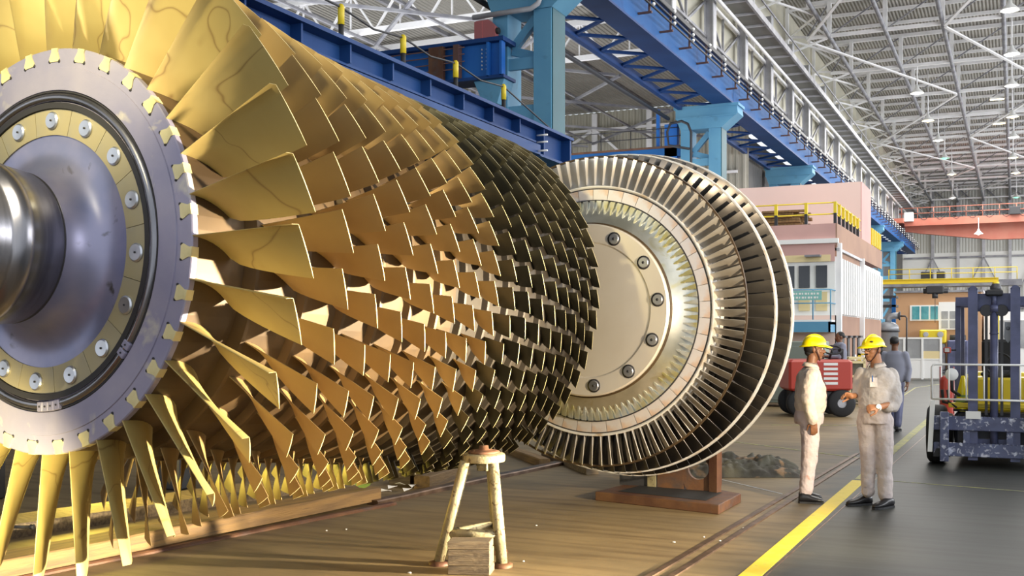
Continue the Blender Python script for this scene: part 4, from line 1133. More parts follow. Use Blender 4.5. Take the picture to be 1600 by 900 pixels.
# fir tree root ends
t0 = None
NBL = 92
q = MB()
for k in range(NBL):
    a = 2 * pi * k / NBL
    hw = 0.026 * g
    for (ra, rb, wa, wb) in ((1.0, 1.04, 0.22, 0.50), (1.04, 1.055, 0.36, 0.36), (1.055, 1.095, 0.48, 0.80), (1.095, 1.14, 0.70, 1.0)):
        P = []
        for r_, w_ in ((ra, wa), (rb, wb)):
            for sg in (-1, 1):
                x = r_ * g; z = sg * w_ * hw
                P.append((x * cos(a) - z * sin(a), 0, x * sin(a) + z * cos(a)))
        p = [P[0], P[1], P[3], P[2]]
        q.prism([(x, 0.128 * g, z) for x, _, z in p], (0, 0.04, 0))
tag(q.build('fir_tree_roots', 'teeth', R2M), kind='stuff')
q = MB(); q.lathe([(1.14 * g, 0.19), (1.14 * g, 0.14), (1.153 * g, 0.14), (1.153 * g, 0.19)], 'y', 128, split=(1, 2)); q.lathe([(1.262 * g, 0.19), (1.262 * g, 0.15), (1.272 * g, 0.15), (1.272 * g, 0.19)], 'y', 128, split=(1, 2)); q.lathe([(0.9 * g, 0.2), (1.3 * g, 0.2)], 'y', 96); q.build('dark_seal_ring', 'groove', R2M)
q = MB(); q.lathe([(1.272 * g, 0.16), (1.282 * g, 0.145), (1.302 * g, 0.15), (1.302 * g, 0.36)], 'y', 128, split=(2,)); q.build('outer_seal_ring', 'shroud', R2M)
pl0 = None
for k in range(46):
    if pl0 is None:
        q = MB(); h = pi / 46 * 0.97; n = 3
        poly = [(1.262 * g * cos(-h + 2 * h * i / n), 1.262 * g * sin(-h + 2 * h * i / n)) for i in range(n + 1)] + [(1.153 * g * cos(h - 2 * h * i / n), 1.153 * g * sin(h - 2 * h * i / n)) for i in range(n + 1)]
        q.prism([(x, 0.150, z) for x, z in poly][::-1], (0, 0.04, 0)); o = q.build('root_platform', 'platform', R2M); pl0 = o
    else: o = copy_tree(pl0, R2M)
    o.rotation_euler = (0, -2 * pi * k / 46, 0)
# drum behind
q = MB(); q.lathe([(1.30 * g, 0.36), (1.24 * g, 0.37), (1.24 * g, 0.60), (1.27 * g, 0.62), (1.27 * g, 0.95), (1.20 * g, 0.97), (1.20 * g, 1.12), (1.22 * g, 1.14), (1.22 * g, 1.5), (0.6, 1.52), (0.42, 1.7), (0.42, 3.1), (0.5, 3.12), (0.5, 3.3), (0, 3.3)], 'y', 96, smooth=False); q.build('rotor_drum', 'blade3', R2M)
# blades: first row stands separately, the two long rows behind
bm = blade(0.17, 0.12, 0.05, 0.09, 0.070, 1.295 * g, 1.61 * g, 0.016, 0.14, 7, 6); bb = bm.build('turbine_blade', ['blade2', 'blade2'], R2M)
for k in range(NBL):
    o = bb if k == 0 else copy_tree(bb, R2M)
    o.rotation_euler = (0, -2 * pi * k / NBL, 0)
b2 = blade(0.62, 0.26, 0.04, 0.10, 0.16, 1.26 * g, 1.745 * g, 0.020, 0.18, 7, 6, 0, 0.16)
b3 = blade(1.00, 0.30, 0.04, 0.10, 0.20, 1.20 * g, 1.825 * g, 0.020, 0.18, 7, 6, 0, 0.20)
q = MB()
for b, N_, mi, of in ((b2, 82, 0, 0.5), (b3, 80, 0, 0.2)):
    for k in range(N_):
        a = 2 * pi * (k + of) / N_; c, s_ = cos(a), sin(a)
        o_ = len(q.v); q.v += [(x * c - z * s_, y, x * s_ + z * c) for x, y, z in b.v]
        q.f += [tuple(t + o_ for t in f_) for f_ in b.f]; q.m += [mi] * len(b.f); q.s += b.s
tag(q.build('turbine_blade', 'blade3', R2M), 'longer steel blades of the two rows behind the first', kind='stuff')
for r_, y, w_, nm, mt in ((1.61, 0.21, 0.018, 'lacing_wire', 'hubgold'), (1.75, 0.86, 0.05, 'shroud_band', 'shroud'), (1.83, 1.30, 0.05, 'shroud_band', 'shroud')):
    q = MB(); q.lathe([(r_ * g - 0.006, y - w_ / 2), (r_ * g + 0.012, y - w_ / 2), (r_ * g + 0.016, y + w_ / 2), (r_ * g - 0.006, y + w_ / 2), (r_ * g - 0.006, y - w_ / 2)], 'y', 128, split=(1, 2, 3)); q.build(nm, mt, R2M)

# ------------------------------------------------------------------ rusty stand under the steel rotor
t = thing('rotor_stand', tuple(on_z(1040, 785, 0)), label='rusty brown steel cradle stand under the polished turbine rotor', cat='stand')
o3 = on_z(1040, 785, 0)
zt_ = 0.095
A_ = on_z(930, 768, zt_); B_ = on_z(1123, 789, zt_); C_ = on_z(1158, 771, zt_); D_ = on_z(1020, 746, zt_)
def L_(p, z): return (p.x - o3.x, p.y - o3.y, z)
q = MB(); q.hexa([L_(A_, 0), L_(B_, 0), L_(C_, 0), L_(D_, 0), L_(A_, zt_), L_(B_, zt_), L_(C_, zt_), L_(D_, zt_)]); q.build('base_frame', 'rust', t, bevel=0.008)
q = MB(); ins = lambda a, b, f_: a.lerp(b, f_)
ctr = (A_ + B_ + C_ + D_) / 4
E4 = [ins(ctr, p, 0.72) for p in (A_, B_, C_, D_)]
q.add([L_(p, zt_ + 0.003) for p in E4], [(0, 1, 2, 3)]); q.build('base_shade_sheet', 'black', t)  # flat black sheet on the solid base, painting the shade of a hollow
# cradle plates standing across the base, behind the last blade ring
yr = radians(0)
def up_plate(px0, px1, dep0, dep1, z1, z0, mt, nm, th=0.03, hole=None, taper=0.0):
    a = at(px0, 525, dep0); b = at(px1, 525, dep1)
    a.z = b.z = 0
    d = (b - a).normalized(); nrm = Vector((-d.y, d.x, 0)) * th
    Lw = (b - a).length
    q = MB(); a0 = a - Vector((o3.x, o3.y, 0))
    P = [a0 + Vector((0, 0, z0)), a0 + d * Lw + Vector((0, 0, z0)), a0 + d * (Lw - taper) + Vector((0, 0, z1)), a0 + d * taper + Vector((0, 0, z1))]
    if not hole: q.prism(P, nrm)
    else:
        hx, hz, hr = hole; n = 24
        # plate outline mapped onto a polygon ring round the hole
        ring = []; outer = []
        hc = a0 + d * hx + Vector((0, 0, hz))
        for k in range(n):
            an = 2 * pi * k / n; dd = (cos(an), sin(an)); ring.append(hc + d * (hr * dd[0]) + Vector((0, 0, hr * dd[1])))
            ts = []
            if dd[0] > 1e-6: ts.append((Lw - hx) / dd[0])
            if dd[0] < -1e-6: ts.append(-hx / dd[0])
            if dd[1] > 1e-6: ts.append((z1 - hz) / dd[1])
            if dd[1] < -1e-6: ts.append((z0 - hz) / dd[1])
            tt = min(ts); outer.append(hc + d * (tt * dd[0]) + Vector((0, 0, tt * dd[1])))
        for (o1_, s1) in ((Vector((0, 0, 0)), 1), (nrm, -1)):
            vs = [p + o1_ for p in ring] + [p + o1_ for p in outer]
            q.add(vs, [((k, n + k, n + (k + 1) % n, (k + 1) % n) if s1 < 0 else (k, (k + 1) % n, n + (k + 1) % n, n + k)) for k in range(n)])
        q.add(ring + [p + nrm for p in ring], [(k, (k + 1) % n, n + (k + 1) % n, n + k) for k in range(n)])
        q.add(outer + [p + nrm for p in outer], [(k, n + k, n + (k + 1) % n, (k + 1) % n) for k in range(n)])
    q.build(nm, mt, t)
up_plate(968, 1026, 11.4, 11.25, 0.62, 0.095, 'darksteel', 'cross_plate', 0.3)
up_plate(1027, 1068, 11.2, 11.05, 0.70, 0.095, 'rust', 'web_plate', 0.05)
up_plate(1024, 1028, 11.2, 11.25, 0.70, 0.095, 'stand', 'edge_plate', 0.10)
up_plate(1068, 1126, 11.05, 10.85, 0.75, 0.095, 'rust', 'gusset_plate', 0.04, hole=(0.17, 0.33, 0.12))
up_plate(1120, 1127, 10.8, 10.86, 0.75, 0.095, 'rust', 'edge_plate', 0.10)
up_plate(1000, 1100, 13.0, 13.0, 1.42, 0.0, 'rust', 'shaft_pedestal', 0.3)

# ------------------------------------------------------------------ tripod jack stand
p0 = on_z(745, 880, 0); DT = (p0 - EYE).dot(FWD); m_ = DT / 1600
t = thing('jack_stand', (p0.x, p0.y, 0), YAW, label='cream painted three legged pipe stand with round top in the foreground', cat='stand')
X_ = lambda px: (px - 745) * m_
Z_ = lambda py: 1.75 + (525 - py) * m_
q = MB(); q.lathe([(0, Z_(722)), (0.16, Z_(722)), (0.165, Z_(720)), (0.165, Z_(711)), (0.15, Z_(709)), (0.0, Z_(709))], n=32, org=(X_(755), 0.05, 0), split=(1, 2, 3)); q.build('top_plate', 'stand', t)
q = MB(); q.lathe([(0, Z_(709)), (0.12, Z_(709)), (0.125, Z_(706)), (0.09, Z_(704)), (0.04, Z_(703)), (0.035, Z_(697)), (0, Z_(697))], n=24, org=(X_(755), 0.05, 0)); q.build('screw_head', 'rust', t)
q = MB(); q.tube([(X_(754), 0.05, Z_(722)), (X_(754), 0.05, Z_(736))], 0.05, 14); q.build('screw_sleeve', 'stand', t)
legs = [((X_(728), -0.02, Z_(720)), (X_(690), -0.05, Z_(860)), (X_(688), -0.05)), ((X_(771), -0.04, Z_(720)), (X_(786), -0.12, Z_(876)), (X_(786), -0.12)), ((X_(765), 0.14, Z_(720)), (X_(772), 0.36, Z_(846)), (X_(772), 0.36))]
legs2 = []
for a, b, c in legs:
    zf = 0.025; bb_ = (c[0], c[1], zf)
    q = MB(); q.tube([a, bb_], 0.043, 14); lg = q.build('leg', 'stand', t)
    q = MB(); q.lathe([(0, 0.0), (0.082, 0.0), (0.082, 0.022), (0.05, 0.03), (0, 0.03)], n=20, org=(c[0], c[1], 0), split=(1,)); q.build('foot_pad', 'rust', lg)
    legs2.append((Vector(a), Vector(bb_)))
zc_ = [0.24, 0.24, 0.24]
pts = []
for (a, b) in legs2:
    f_ = (a.z - 0.24) / (a.z - b.z); pts.append(a.lerp(b, f_))
for i, j in ((0, 1), (1, 2), (2, 0)):
    q = MB(); q.tube([pts[i], pts[j]], 0.034, 12); q.build('cross_tube', 'stand', t)
# timber blocks under it
bp = on_z(735, 899, 0)
zb0 = 0
for k, (h_, lab) in enumerate(((0.065, 'bottom grey timber board of the block stack in front of the pipe stand'), (0.12, 'thick middle timber block of the stack in front of the pipe stand'), (0.06, 'top timber board of the block stack, under the stand cross tube'))):
    q = MB(); q.bbox((-0.17, 0, 0), (0.145, 0.18, h_), 0.006); o = q.build('timber_block', 'woodgrey'); o.location = (bp.x, bp.y, zb0); o.rotation_euler = (0, 0, YAW + radians(-6 + 1.5 * k))
    tag(o, lab, 'block', 'timber blocks by the pipe stand'); zb0 += h_

# ------------------------------------------------------------------ timbers and plates on the floor under the compressor rotor
def slab(p, q_, w_, h_, name, mt, lab, cat, z=0.0, group=None, ch=0.012):
    p = Vector((p.x, p.y, 0)); q_ = Vector((q_.x, q_.y, 0)); d = q_ - p; L = d.length
    b = MB(); 
    # slightly uneven timber: several stations
    rr_ = random.Random(int(L * 1000)); n = max(2, int(L / 0.5)); rings = []
    for k in range(n + 1):
        y = L * k / n; j = lambda: rr_.uniform(-0.006, 0.006) * (0 if mt == 'rust' else 1)
        x0, x1, z0, z1 = 0 + j(), w_ + j(), 0, h_ + j(); c = ch
        rings.append([(-x0 - 0, y, z0), (-x0, y, z1 - c), (-x0 - c, y, z1), (-x1 + c, y, z1), (-x1, y, z1 - c), (-x1, y, z0)])
    b.loft(rings, smooth=False)
    o = b.build(name, mt); o.location = (p.x, p.y, z); o.rotation_euler = (0, 0, atan2(d.y, d.x) - pi / 2)
    return tag(o, lab, cat, group)


a = on_z(-60, 925, 0); b = on_z(596, 786, 0)
slab(a, b, 0.34, 0.13, 'timber_beam', 'wood', 'long heavy timber beam on the floor below the gold blade tips', 'timber', z=0.03)
slab(on_z(-60, 925, 0) , on_z(620, 789, 0), 0.09, 0.028, 'steel_strip', 'rust', 'reddish steel strip lying under the long timber beam edge', 'plate')
a = on_z(-250, 905, 0); b = on_z(560, 768, 0)
slab(a + Vector((-0.45, 0.1, 0)), b + Vector((-0.42, 0.1, 0)), 0.55, 0.12, 'timber_beam', 'woodgrey', 'second grey timber beam lying behind the long one under the rotor', 'timber')
slab(on_z(660, 762, 0), on_z(735, 738, 0), 0.32, 0.05, 'timber_beam', 'woodgrey', 'weathered plank on top of two packers left of the pipe stand', 'timber', z=0.14)
slab(on_z(672, 764, 0), on_z(735, 742, 0), 0.2, 0.14, 'timber_beam', 'wood', 'orange brown packer block under the plank left of the pipe stand', 'timber')
slab(on_z(640, 757, 0), on_z(655, 750, 0), 0.25, 0.14, 'timber_beam', 'woodgrey', 'dark packer block at the left end of the raised plank', 'timber')
slab(on_z(590, 790, 0), on_z(880, 727, 0), 0.14, 0.05, 'steel_channel', 'rail', 'dark steel channel on the floor running behind the pipe stand', 'channel')
slab(on_z(860, 728, 0), on_z(800, 706, 0), 0.16, 0.10, 'timber_beam', 'wood', 'slanting timber at the lower left of the turbine rotor', 'timber')
slab(on_z(935, 741, 0), on_z(862, 712, 0), 0.16, 0.10, 'timber_beam', 'woodgrey', 'round worn sleeper under the left edge of the turbine rotor', 'timber')
# rear trestle with holes glimpsed between the blades, carries the rotor
t = thing('rotor_trestle', (C1.x, C1.y, 0), label='dark steel trestle with bolt holes glimpsed between the lower gold blades', cat='stand')
for (px, d_, zt2) in ((262, 11.8, 0.5), (-40, 11.0, 0.5)):
    p = at(px, 525, d_) - C1
    q = MB(); q.bbox((p.x - 0.3, p.y - 0.15, 0), (p.x + 0.3, p.y + 0.15, zt2), 0.02); q.build('post', 'darksteel', t)
q = MB(); p = at(262, 760, 11.64) - C1
for k in range(2):
    q.lathe([(0.03, 0), (0.045, 0), (0.045, 0.02)], 'y', 14, org=(p.x, p.y, 0.28 + 0.16 * k))
q.build('bolt_ring', 'greysteel', t)
# shaft support outside the frame on the left
sm = R1M.matrix_world @ Vector((0, -2.0, 0)); sr_ = R1M.matrix_world
t = thing('shaft_pedestal', (sm.x, sm.y, 0), label='steel pedestal carrying the big rotor shaft, left of the frame', cat='stand', rot=(0, 0, YAW - radians(26.3)))
q = MB(); q.prism([(-0.55, -0.12, 0), (0.55, -0.12, 0), (0.42, -0.12, sm.z - 0.34), (0.25, -0.12, sm.z - 0.40), (0, -0.12, sm.z - 0.41), (-0.25, -0.12, sm.z - 0.40), (-0.42, -0.12, sm.z - 0.34)], (0, 0.24, 0)); q.build('pedestal_block', 'rust', t)
# dark tool and scraps by the timber
p = on_z(30, 832, 0.15)
q = MB(); q.tube([(-0.16, 0, 0.02), (0.05, 0, 0.02)], 0.014, 8); q.tube([(0.04, 0, 0.02), (0.07, 0, 0.02)], 0.022, 8)
o = q.build('steel_bolt', 'darksteel'); o.location = on_z(40, 828, 0.13); o.location.z = 0.135; o.rotation_euler = (0, 0, YAW); tag(o, 'long dark steel bolt lying on the timber at far left', 'bolt')
q = MB(); v = []
n = 10
for k in range(n):
    a = 2 * pi * k / n; v.append((0.10 * cos(a), 0.0 + 0.02 * sin(2 * a), 0.085 + 0.075 * sin(a)))
q.add([(0, 0.03, 0.085)] + v, [(0, 1 + k, 1 + (k + 1) % n) for k in range(n)]); q.add([(0, 0.036, 0.085)] + [(x, y + 0.006, z) for x, y, z in v], [(0, 1 + (k + 1) % n, 1 + k) for k in range(n)])
q.tube([(0.0, 0.03, 0.0), (0.0, 0.03, 0.08)], 0.004, 6)
o = q.build('leaf_scrap', 'leaf'); o.location = on_z(566, 764, 0.16); o.location.z = 0.158; o.rotation_euler = (0, 0, YAW); tag(o, 'crumpled yellow green leaf shaped scrap standing on the beam end', 'scrap')
rnd = random.Random(11)
for px, py in ((613, 762), (625, 757), (636, 766), (600, 768), (644, 760), (575, 772)):
    q = MB(); a = rnd.uniform(0, 3); L = rnd.uniform(0.05, 0.11)
    q.add([(-L, -0.02, 0.003), (L * 0.6, -0.03, 0.02), (L, 0.02, 0.004), (-L * 0.5, 0.03, 0.03), (-L, -0.02, 0.0), (L * 0.6, -0.03, 0.016), (L, 0.02, 0), (-L * 0.5, 0.03, 0.026)], [(0, 1, 2, 3), (7, 6, 5, 4), (0, 4, 5, 1), (1, 5, 6, 2), (2, 6, 7, 3), (3, 7, 4, 0)])
    o = q.build('paper_scrap', 'paper'); o.location = on_z(px, py, 0.03); o.location.z = 0.03; o.rotation_euler = (0, 0, a)
    tag(o, 'white crumpled scrap on the floor beside the end of the long timber', 'scrap', 'white scraps by the timber end')
rnd = random.Random(4)
for px, py in ((510, 830), (541, 828), (838, 822), (818, 878), (1100, 840), (1125, 846), (640, 900), (1053, 848), (1162, 826)):
    q = MB(); q.sphere((0, 0, 0.006), (rnd.uniform(0.008, 0.018), 0.01, 0.006), 7, 4); o = q.build('pebble', 'paper'); o.location = on_z(px, min(py, 896), 0)
    tag(o, 'tiny pale chip lying on the workshop floor', 'chip', 'pale chips on the floor')

# ------------------------------------------------------------------ floor rails and painted lines
def strip(pts, w_, h_, name, mt, lab, cat, z=0.0):
    b = MB(); P = [Vector((p.x, p.y, 0)) for p in pts]; o0 = P[0]; rings = []
    for i, p in enumerate(P):
        d = (P[min(i + 1, len(P) - 1)] - P[max(i - 1, 0)]).normalized(); n_ = Vector((-d.y, d.x, 0)) * w_ / 2
        a, c = p - n_ - o0, p + n_ - o0
        rings.append([(a.x, a.y, z), (c.x, c.y, z), (c.x, c.y, z + h_), (a.x, a.y, z + h_)])
    b.loft(rings, smooth=False); o = b.build(name, mt); o.location = (o0.x, o0.y, 0)
    return tag(o, lab, cat)


e1_ = on_z(1017, 900, 0); e2_ = on_z(1340, 709, 0); d_ = (e2_ - e1_)
strip([e1_ - d_ * 0.5, e2_], 0.05, 0.012, 'floor_rail', 'rail', 'left one of two dark rails sunk in the floor by the workers', 'rail')
e1_ = on_z(1052, 900, 0); e2_ = on_z(1340, 716, 0); d_ = (e2_ - e1_)
strip([e1_ - d_ * 0.5, e2_], 0.05, 0.012, 'floor_rail', 'rail', 'right one of two dark rails sunk in the floor by the workers', 'rail')
e1_ = on_z(1172, 900, 0); e2_ = on_z(1342, 751, 0); d_ = e2_ - e1_
strip([e1_ - d_ * 0.5, e2_], 0.155, 0.004, 'trim_1', 'linepaint', None, None).update_tag()
strip([e2_ + d_ * 0.02, on_z(1462, 646, 0)], 0.13, 0.004, 'trim_2', 'linefaint', None, None)
strip([on_z(1135, 689, 0), on_z(1345, 716, 0)], 0.05, 0.004, 'trim_3', 'linefaint', None, None)
strip([on_z(1205, 664, 0), on_z(1340, 665, 0), on_z(1430, 606, 0), on_z(1470, 600, 0)], 0.06, 0.004, 'trim_4', 'linefaint', None, None)
strip([on_z(1396, 752, 0), on_z(1600, 768, 0)], 0.02, 0.004, 'trim_5', 'linefaint', None, None)
strip([on_z(1125, 749, 0), on_z(1222, 772, 0)], 0.015, 0.004, 'trim_6', 'paper', None, None)
strip([on_z(1190, 905, 0), on_z(1460, 668, 0)], 0.012, 0.003, 'trim_7', 'rail', None, None)
for o in list(COL.objects):
    if o.name.startswith('trim_'): o['kind'] = 'structure'

# ------------------------------------------------------------------ heap of tarpaulin
p0 = on_z(1172, 744, 0); DD = (p0 - EYE).dot(FWD); m_ = DD / 1600
nx, ny = 90, 40; vs = []; rnd = random.Random(9)
from mathutils import noise as mnoise
for j in range(ny):
    for i in range(nx):
        x = -0.95 + 1.6 * i / (nx - 1); y = -0.15 + 0.95 * j / (ny - 1)
        ex = max(0, 1 - abs((x + 0.15) / 0.85) ** 2.2); ey = max(0, 1 - abs((y - 0.32) / 0.45) ** 2.2)
        n1 = mnoise.noise(Vector((x * 2.2 + y * 1.5, y * 6.5, 1.0))); n2 = mnoise.noise(Vector((x * 7, y * 16, 3.0))); n3 = mnoise.noise(Vector((x * 16, y * 22, 5.0)))
        env = (ex * ey) ** 0.55
        h = env * (0.19 + 0.13 * n1 + 0.08 * n2 + 0.035 * n3)
        vs.append((x + 0.05 * n2, y + 0.03 * n1, max(0.003, h)))
q = MB(); q.add(vs, [(j * nx + i, j * nx + i + 1, (j + 1) * nx + i + 1, (j + 1) * nx + i) for j in range(ny - 1) for i in range(nx - 1) if max(vs[j * nx + i][2], vs[j * nx + i + 1][2], vs[(j + 1) * nx + i][2], vs[(j + 1) * nx + i + 1][2]) > 0.004], 0, True)
o = q.build('tarpaulin', 'tarp'); o.location = (p0.x, p0.y, 0); o.rotation_euler = (0, 0, YAW)
tag(o, 'crumpled dark olive tarpaulin heap on the floor behind the rusty stand', 'tarpaulin')
# ================================================================== FORKLIFT
p0 = at(1553, 525, 13.5); FK = Vector((p0.x, p0.y, 0))
t = thing('forklift', tuple(FK), label='dark blue forklift truck seen from the front with mast, load guard and fork carriage', cat='forklift')
m_ = 13.5 / 1600
zf = lambda py: 1.75 + (525 - py) * m_
xf = lambda px: (px - 1553) * m_ / cos(YAW) * 0.965
q = MB()
for s_ in (-1, 1):
    x = 0.26 * s_
    q = MB(); q.box((x - 0.06, 0.10, 0.1), (x + 0.06, 0.13, zf(452))); q.box((x - 0.06, 0.02, 0.1), (x - 0.045, 0.12, zf(450))); q.box((x + 0.045, 0.02, 0.1), (x + 0.06, 0.12, zf(450))); q.box((x - 0.06, 0.0, 0.1), (x + 0.06, 0.03, zf(452)))
    q.tube([(x, 0.02, zf(453)), (x, 0.12, zf(453))], 0.06, 14)
    q.build('mast_channel', 'mastblue', t)
for z, h_ in ((zf(462), 0.07), (zf(476), 0.17), (0.3, 0.15)):
    q = MB(); q.box((-0.32, 0.14, z - h_ / 2), (0.32, 0.19, z + h_ / 2)); q.build('mast_crossbar', 'mastblue', t)
q = MB(); q.tube([(0, 0.09, 0.2), (0, 0.09, zf(487))], 0.05, 16); q.tube([(0, 0.09, zf(487)), (0, 0.09, zf(478)), (0, 0.09, zf(476))], [0.07, 0.07, 0.05], 16); q.tube([(0, 0.09, zf(480)), (0, 0.09, zf(458))], 0.035, 14)
q.tube([(0, 0.09, zf(522)), (0, 0.09, zf(520))], 0.058, 16); q.build('lift_cylinder', 'mastblue', t)
q = MB(); q.bbox((-0.11, 0.03, zf(462)), (0.11, 0.15, zf(452)), 0.02); q.build('cylinder_head', 'darksteel', t)
for s_ in (-1, 1):
    q = MB(); q.lathe([(0, -0.02), (0.075, -0.02), (0.08, 0.0), (0.075, 0.02), (0, 0.02)], 'y', 18, org=(0.095 * s_, 0.06, zf(485)), split=(1, 3)); q.build('chain_wheel', 'darksteel', t)
    q = MB(); q.box((0.095 * s_ - 0.018, 0.05, 0.7), (0.095 * s_ + 0.018, 0.065, zf(487))); q.build('lift_chain', 'darksteel', t)
q = MB(); q.prism([(0.13, 0.11, zf(503)), (0.22, 0.11, zf(503)), (0.22, 0.11, zf(528)), (0.17, 0.11, zf(536)), (0.12, 0.11, zf(528))], (0, 0.05, 0)); q.lathe([(0, -0.01), (0.025, -0.01), (0.025, 0)], 'y', 12, org=(0.17, 0.11, zf(513))); q.build('valve_plate', 'vessel', t)
# load guard
gx0, gx1 = xf(1466), 0.80
q = MB(); zt_, zb_ = zf(570), zf(625)
pts = [(gx0, -0.06, zb_), (gx0, -0.06, zt_ - 0.04), (gx0 + 0.015, -0.06, zt_ - 0.01), (gx0 + 0.045, -0.06, zt_), (gx1, -0.06, zt_), (gx1, -0.06, zb_)]
q.tube(pts, 0.014, 8, closed=False); q.tube([(gx0, -0.06, zb_), (gx1, -0.06, zb_)], 0.014, 8)
x = gx0 + 0.215
while x < gx1 - 0.05: q.tube([(x, -0.06, zb_), (x, -0.06, zt_)], 0.011, 8); x += 0.218
q.build('load_guard', 'white', t)
q = MB(); q.prism([(gx0 - 0.02, -0.07, zf(627)), (gx0 + 0.04, -0.07, zf(627)), (gx0 + 0.005, -0.07, zf(709)), (gx0 - 0.055, -0.07, zf(709))], (0, 0.05, 0)); q.build('side_plate', 'white', t)
# carriage
for za, zc, nm in ((zf(652), zf(674), 'carriage_bar'), (zf(694), zf(715), 'carriage_bar')):
    q = MB(); q.bbox((gx0 + 0.02, -0.05, zc), (0.82, 0.03, za), 0.008)
    for k in range(30): q.box((gx0 + 0.05 + 0.05 * k, -0.056, za - 0.012), (gx0 + 0.07 + 0.05 * k, -0.04, za + 0.006))
    q.build(nm, 'forkblue', t)
for x in (xf(1484), xf(1484) + 1.05):
    q = MB(); q.bbox((x - 0.055, -0.12, 0.08), (x + 0.055, -0.05, zf(645)), 0.006); q.build('fork_hanger', 'forkblue', t)
for x in (xf(1515), xf(1575)):
    q = MB(); q.box((x - 0.04, -0.02, zf(694)), (x + 0.04, 0.02, zf(674))); q.build('carriage_upright', 'forkblue', t)
q = MB(); q.box((xf(1514), -0.07, zf(655)), (xf(1535), -0.055, zf(643))); q.build('number_plate', 'white', t)
q = MB(); q.prism([(gx0 + 0.06, -0.09, zf(703)), (gx0 + 0.16, -0.09, zf(703)), (gx0 + 0.17, -0.09, zf(709)), (gx0 + 0.24, -0.09, zf(716)), (gx0 + 0.02, -0.09, zf(716)), (gx0 + 0.02, -0.09, zf(713))], (0, 0.03, 0)); q.build('hook_plate', 'black', t)
# wheels
for x in (-0.76, 0.66):
    for y in (0.45, 2.3):
        rr = 0.40 if y < 1 else 0.28
        q = MB(); q.lathe([(0.14, 0.0), (rr - 0.05, 0.0), (rr - 0.01, 0.03), (rr, 0.08), (rr, 0.18), (rr - 0.01, 0.22), (rr - 0.05, 0.25), (0.14, 0.25)], 'x', 36, org=(x - 0.1, y, rr)); wl = q.build('tyre', 'black', t)
        q = MB(); q.lathe([(0, 0.04), (0.16, 0.02), (0.16, 0.23), (0, 0.2)], 'x', 24, org=(x - 0.1, y, rr), split=(1, 2)); q.build('wheel_hub', 'yellow', wl)
# chassis, hood, counterweight
q = MB(); q.bbox((-0.5, 0.2, 0.12), (0.58, 2.1, 0.72), 0.04); q.build('chassis', 'darksteel', t)
q = MB(); q.bbox((-0.45, 0.5, 0.72), (0.55, 0.62, 1.18), 0.03); q.build('cowl', 'yellow', t)
q = MB(); q.bbox((-0.45, 1.3, 0.72), (0.55, 2.0, 1.15), 0.06); q.build('engine_hood', 'yellow', t)
q = MB(); q.bbox((-0.5, 2.0, 0.25), (0.6, 2.75, 1.2), 0.12); q.build('counterweight', 'yellow', t)
q = MB(); q.bbox((-0.2, 1.25, 1.15), (0.3, 1.75, 1.25), 0.04); q.bbox((-0.2, 1.7, 1.2), (0.3, 1.82, 1.7), 0.04); q.build('driver_seat', 'black', t)
q = MB(); q.tube([(0.05 + 0.17 * cos(2 * pi * k / 20), 0.85 + 0.05 * sin(2 * pi * k / 20), 1.35 + 0.16 * sin(2 * pi * k / 20)) for k in range(20)], 0.014, 8, closed=True); q.tube([(0.05, 0.85, 1.35), (0.05, 0.6, 1.1)], 0.02, 8); q.build('steering_wheel', 'black', t)
# overhead guard frame
gz = zf(469)
q = MB()
for x in (xf(1500), 0.5): q.bar((x, 0.45, 0.75), (x, 0.55, gz), 0.07, 0.07); q.bar((x, 1.95, 1.1), (x, 1.75, gz), 0.06, 0.06)
q.box((xf(1497), 0.42, gz - 0.06), (0.62, 0.52, gz + 0.06)); q.box((xf(1497), 1.7, gz - 0.05), (0.62, 1.8, gz + 0.05))
for k in range(6): x = xf(1497) + 0.02 + k * 0.2; q.box((x, 0.5, gz), (x + 0.05, 1.75, gz + 0.05))
q.build('overhead_guard', 'mastblue', t)
q = MB(); q.lathe([(0, 0.02), (0.075, 0.015), (0.085, 0), (0.075, -0.012), (0, -0.02)], 'y', 24, org=(xf(1494), -0.02, zf(586))); hl = q.build('round_mirror', 'white', t)
q = MB(); q.tube([(xf(1494), 0.0, zf(594)), (xf(1494), 0.1, zf(612)), (xf(1494) + 0.1, 0.3, zf(622))], 0.022, 8); q.build('mirror_arm', 'black', hl)
q = MB(); q.tube([(xf(1478), 0.3, zf(612)), (xf(1480), 0.3, zf(632)), (xf(1500), 0.25, zf(636)), (xf(1520), 0.25, zf(630))], 0.022, 8); q.tube([(xf(1486), 0.25, zf(612)), (xf(1488), 0.22, zf(630)), (xf(1500), 0.2, zf(640))], 0.014, 8); q.build('hydraulic_hose', 'black', t)
q = MB(); q.bbox((xf(1488), 0.2, zf(640)), (xf(1600), 0.3, zf(632)), 0.01); q.build('fender_edge', 'yellow', t)
q = MB(); q.bbox((xf(1484) - 0.04, 0.35, zf(553)), (xf(1484) + 0.06, 0.41, zf(543)), 0.012); hh = q.build('side_lamp', 'red', t)
q = MB(); q.box((xf(1484) - 0.02, 0.342, zf(551)), (xf(1484) + 0.04, 0.352, zf(545))); q.build('lamp_lens', 'white', hh)
q = MB(); q.tube([(xf(1484), 0.38, zf(548)), (xf(1500), 0.5, zf(548))], 0.012, 6); q.build('lamp_bracket', 'black', hh)

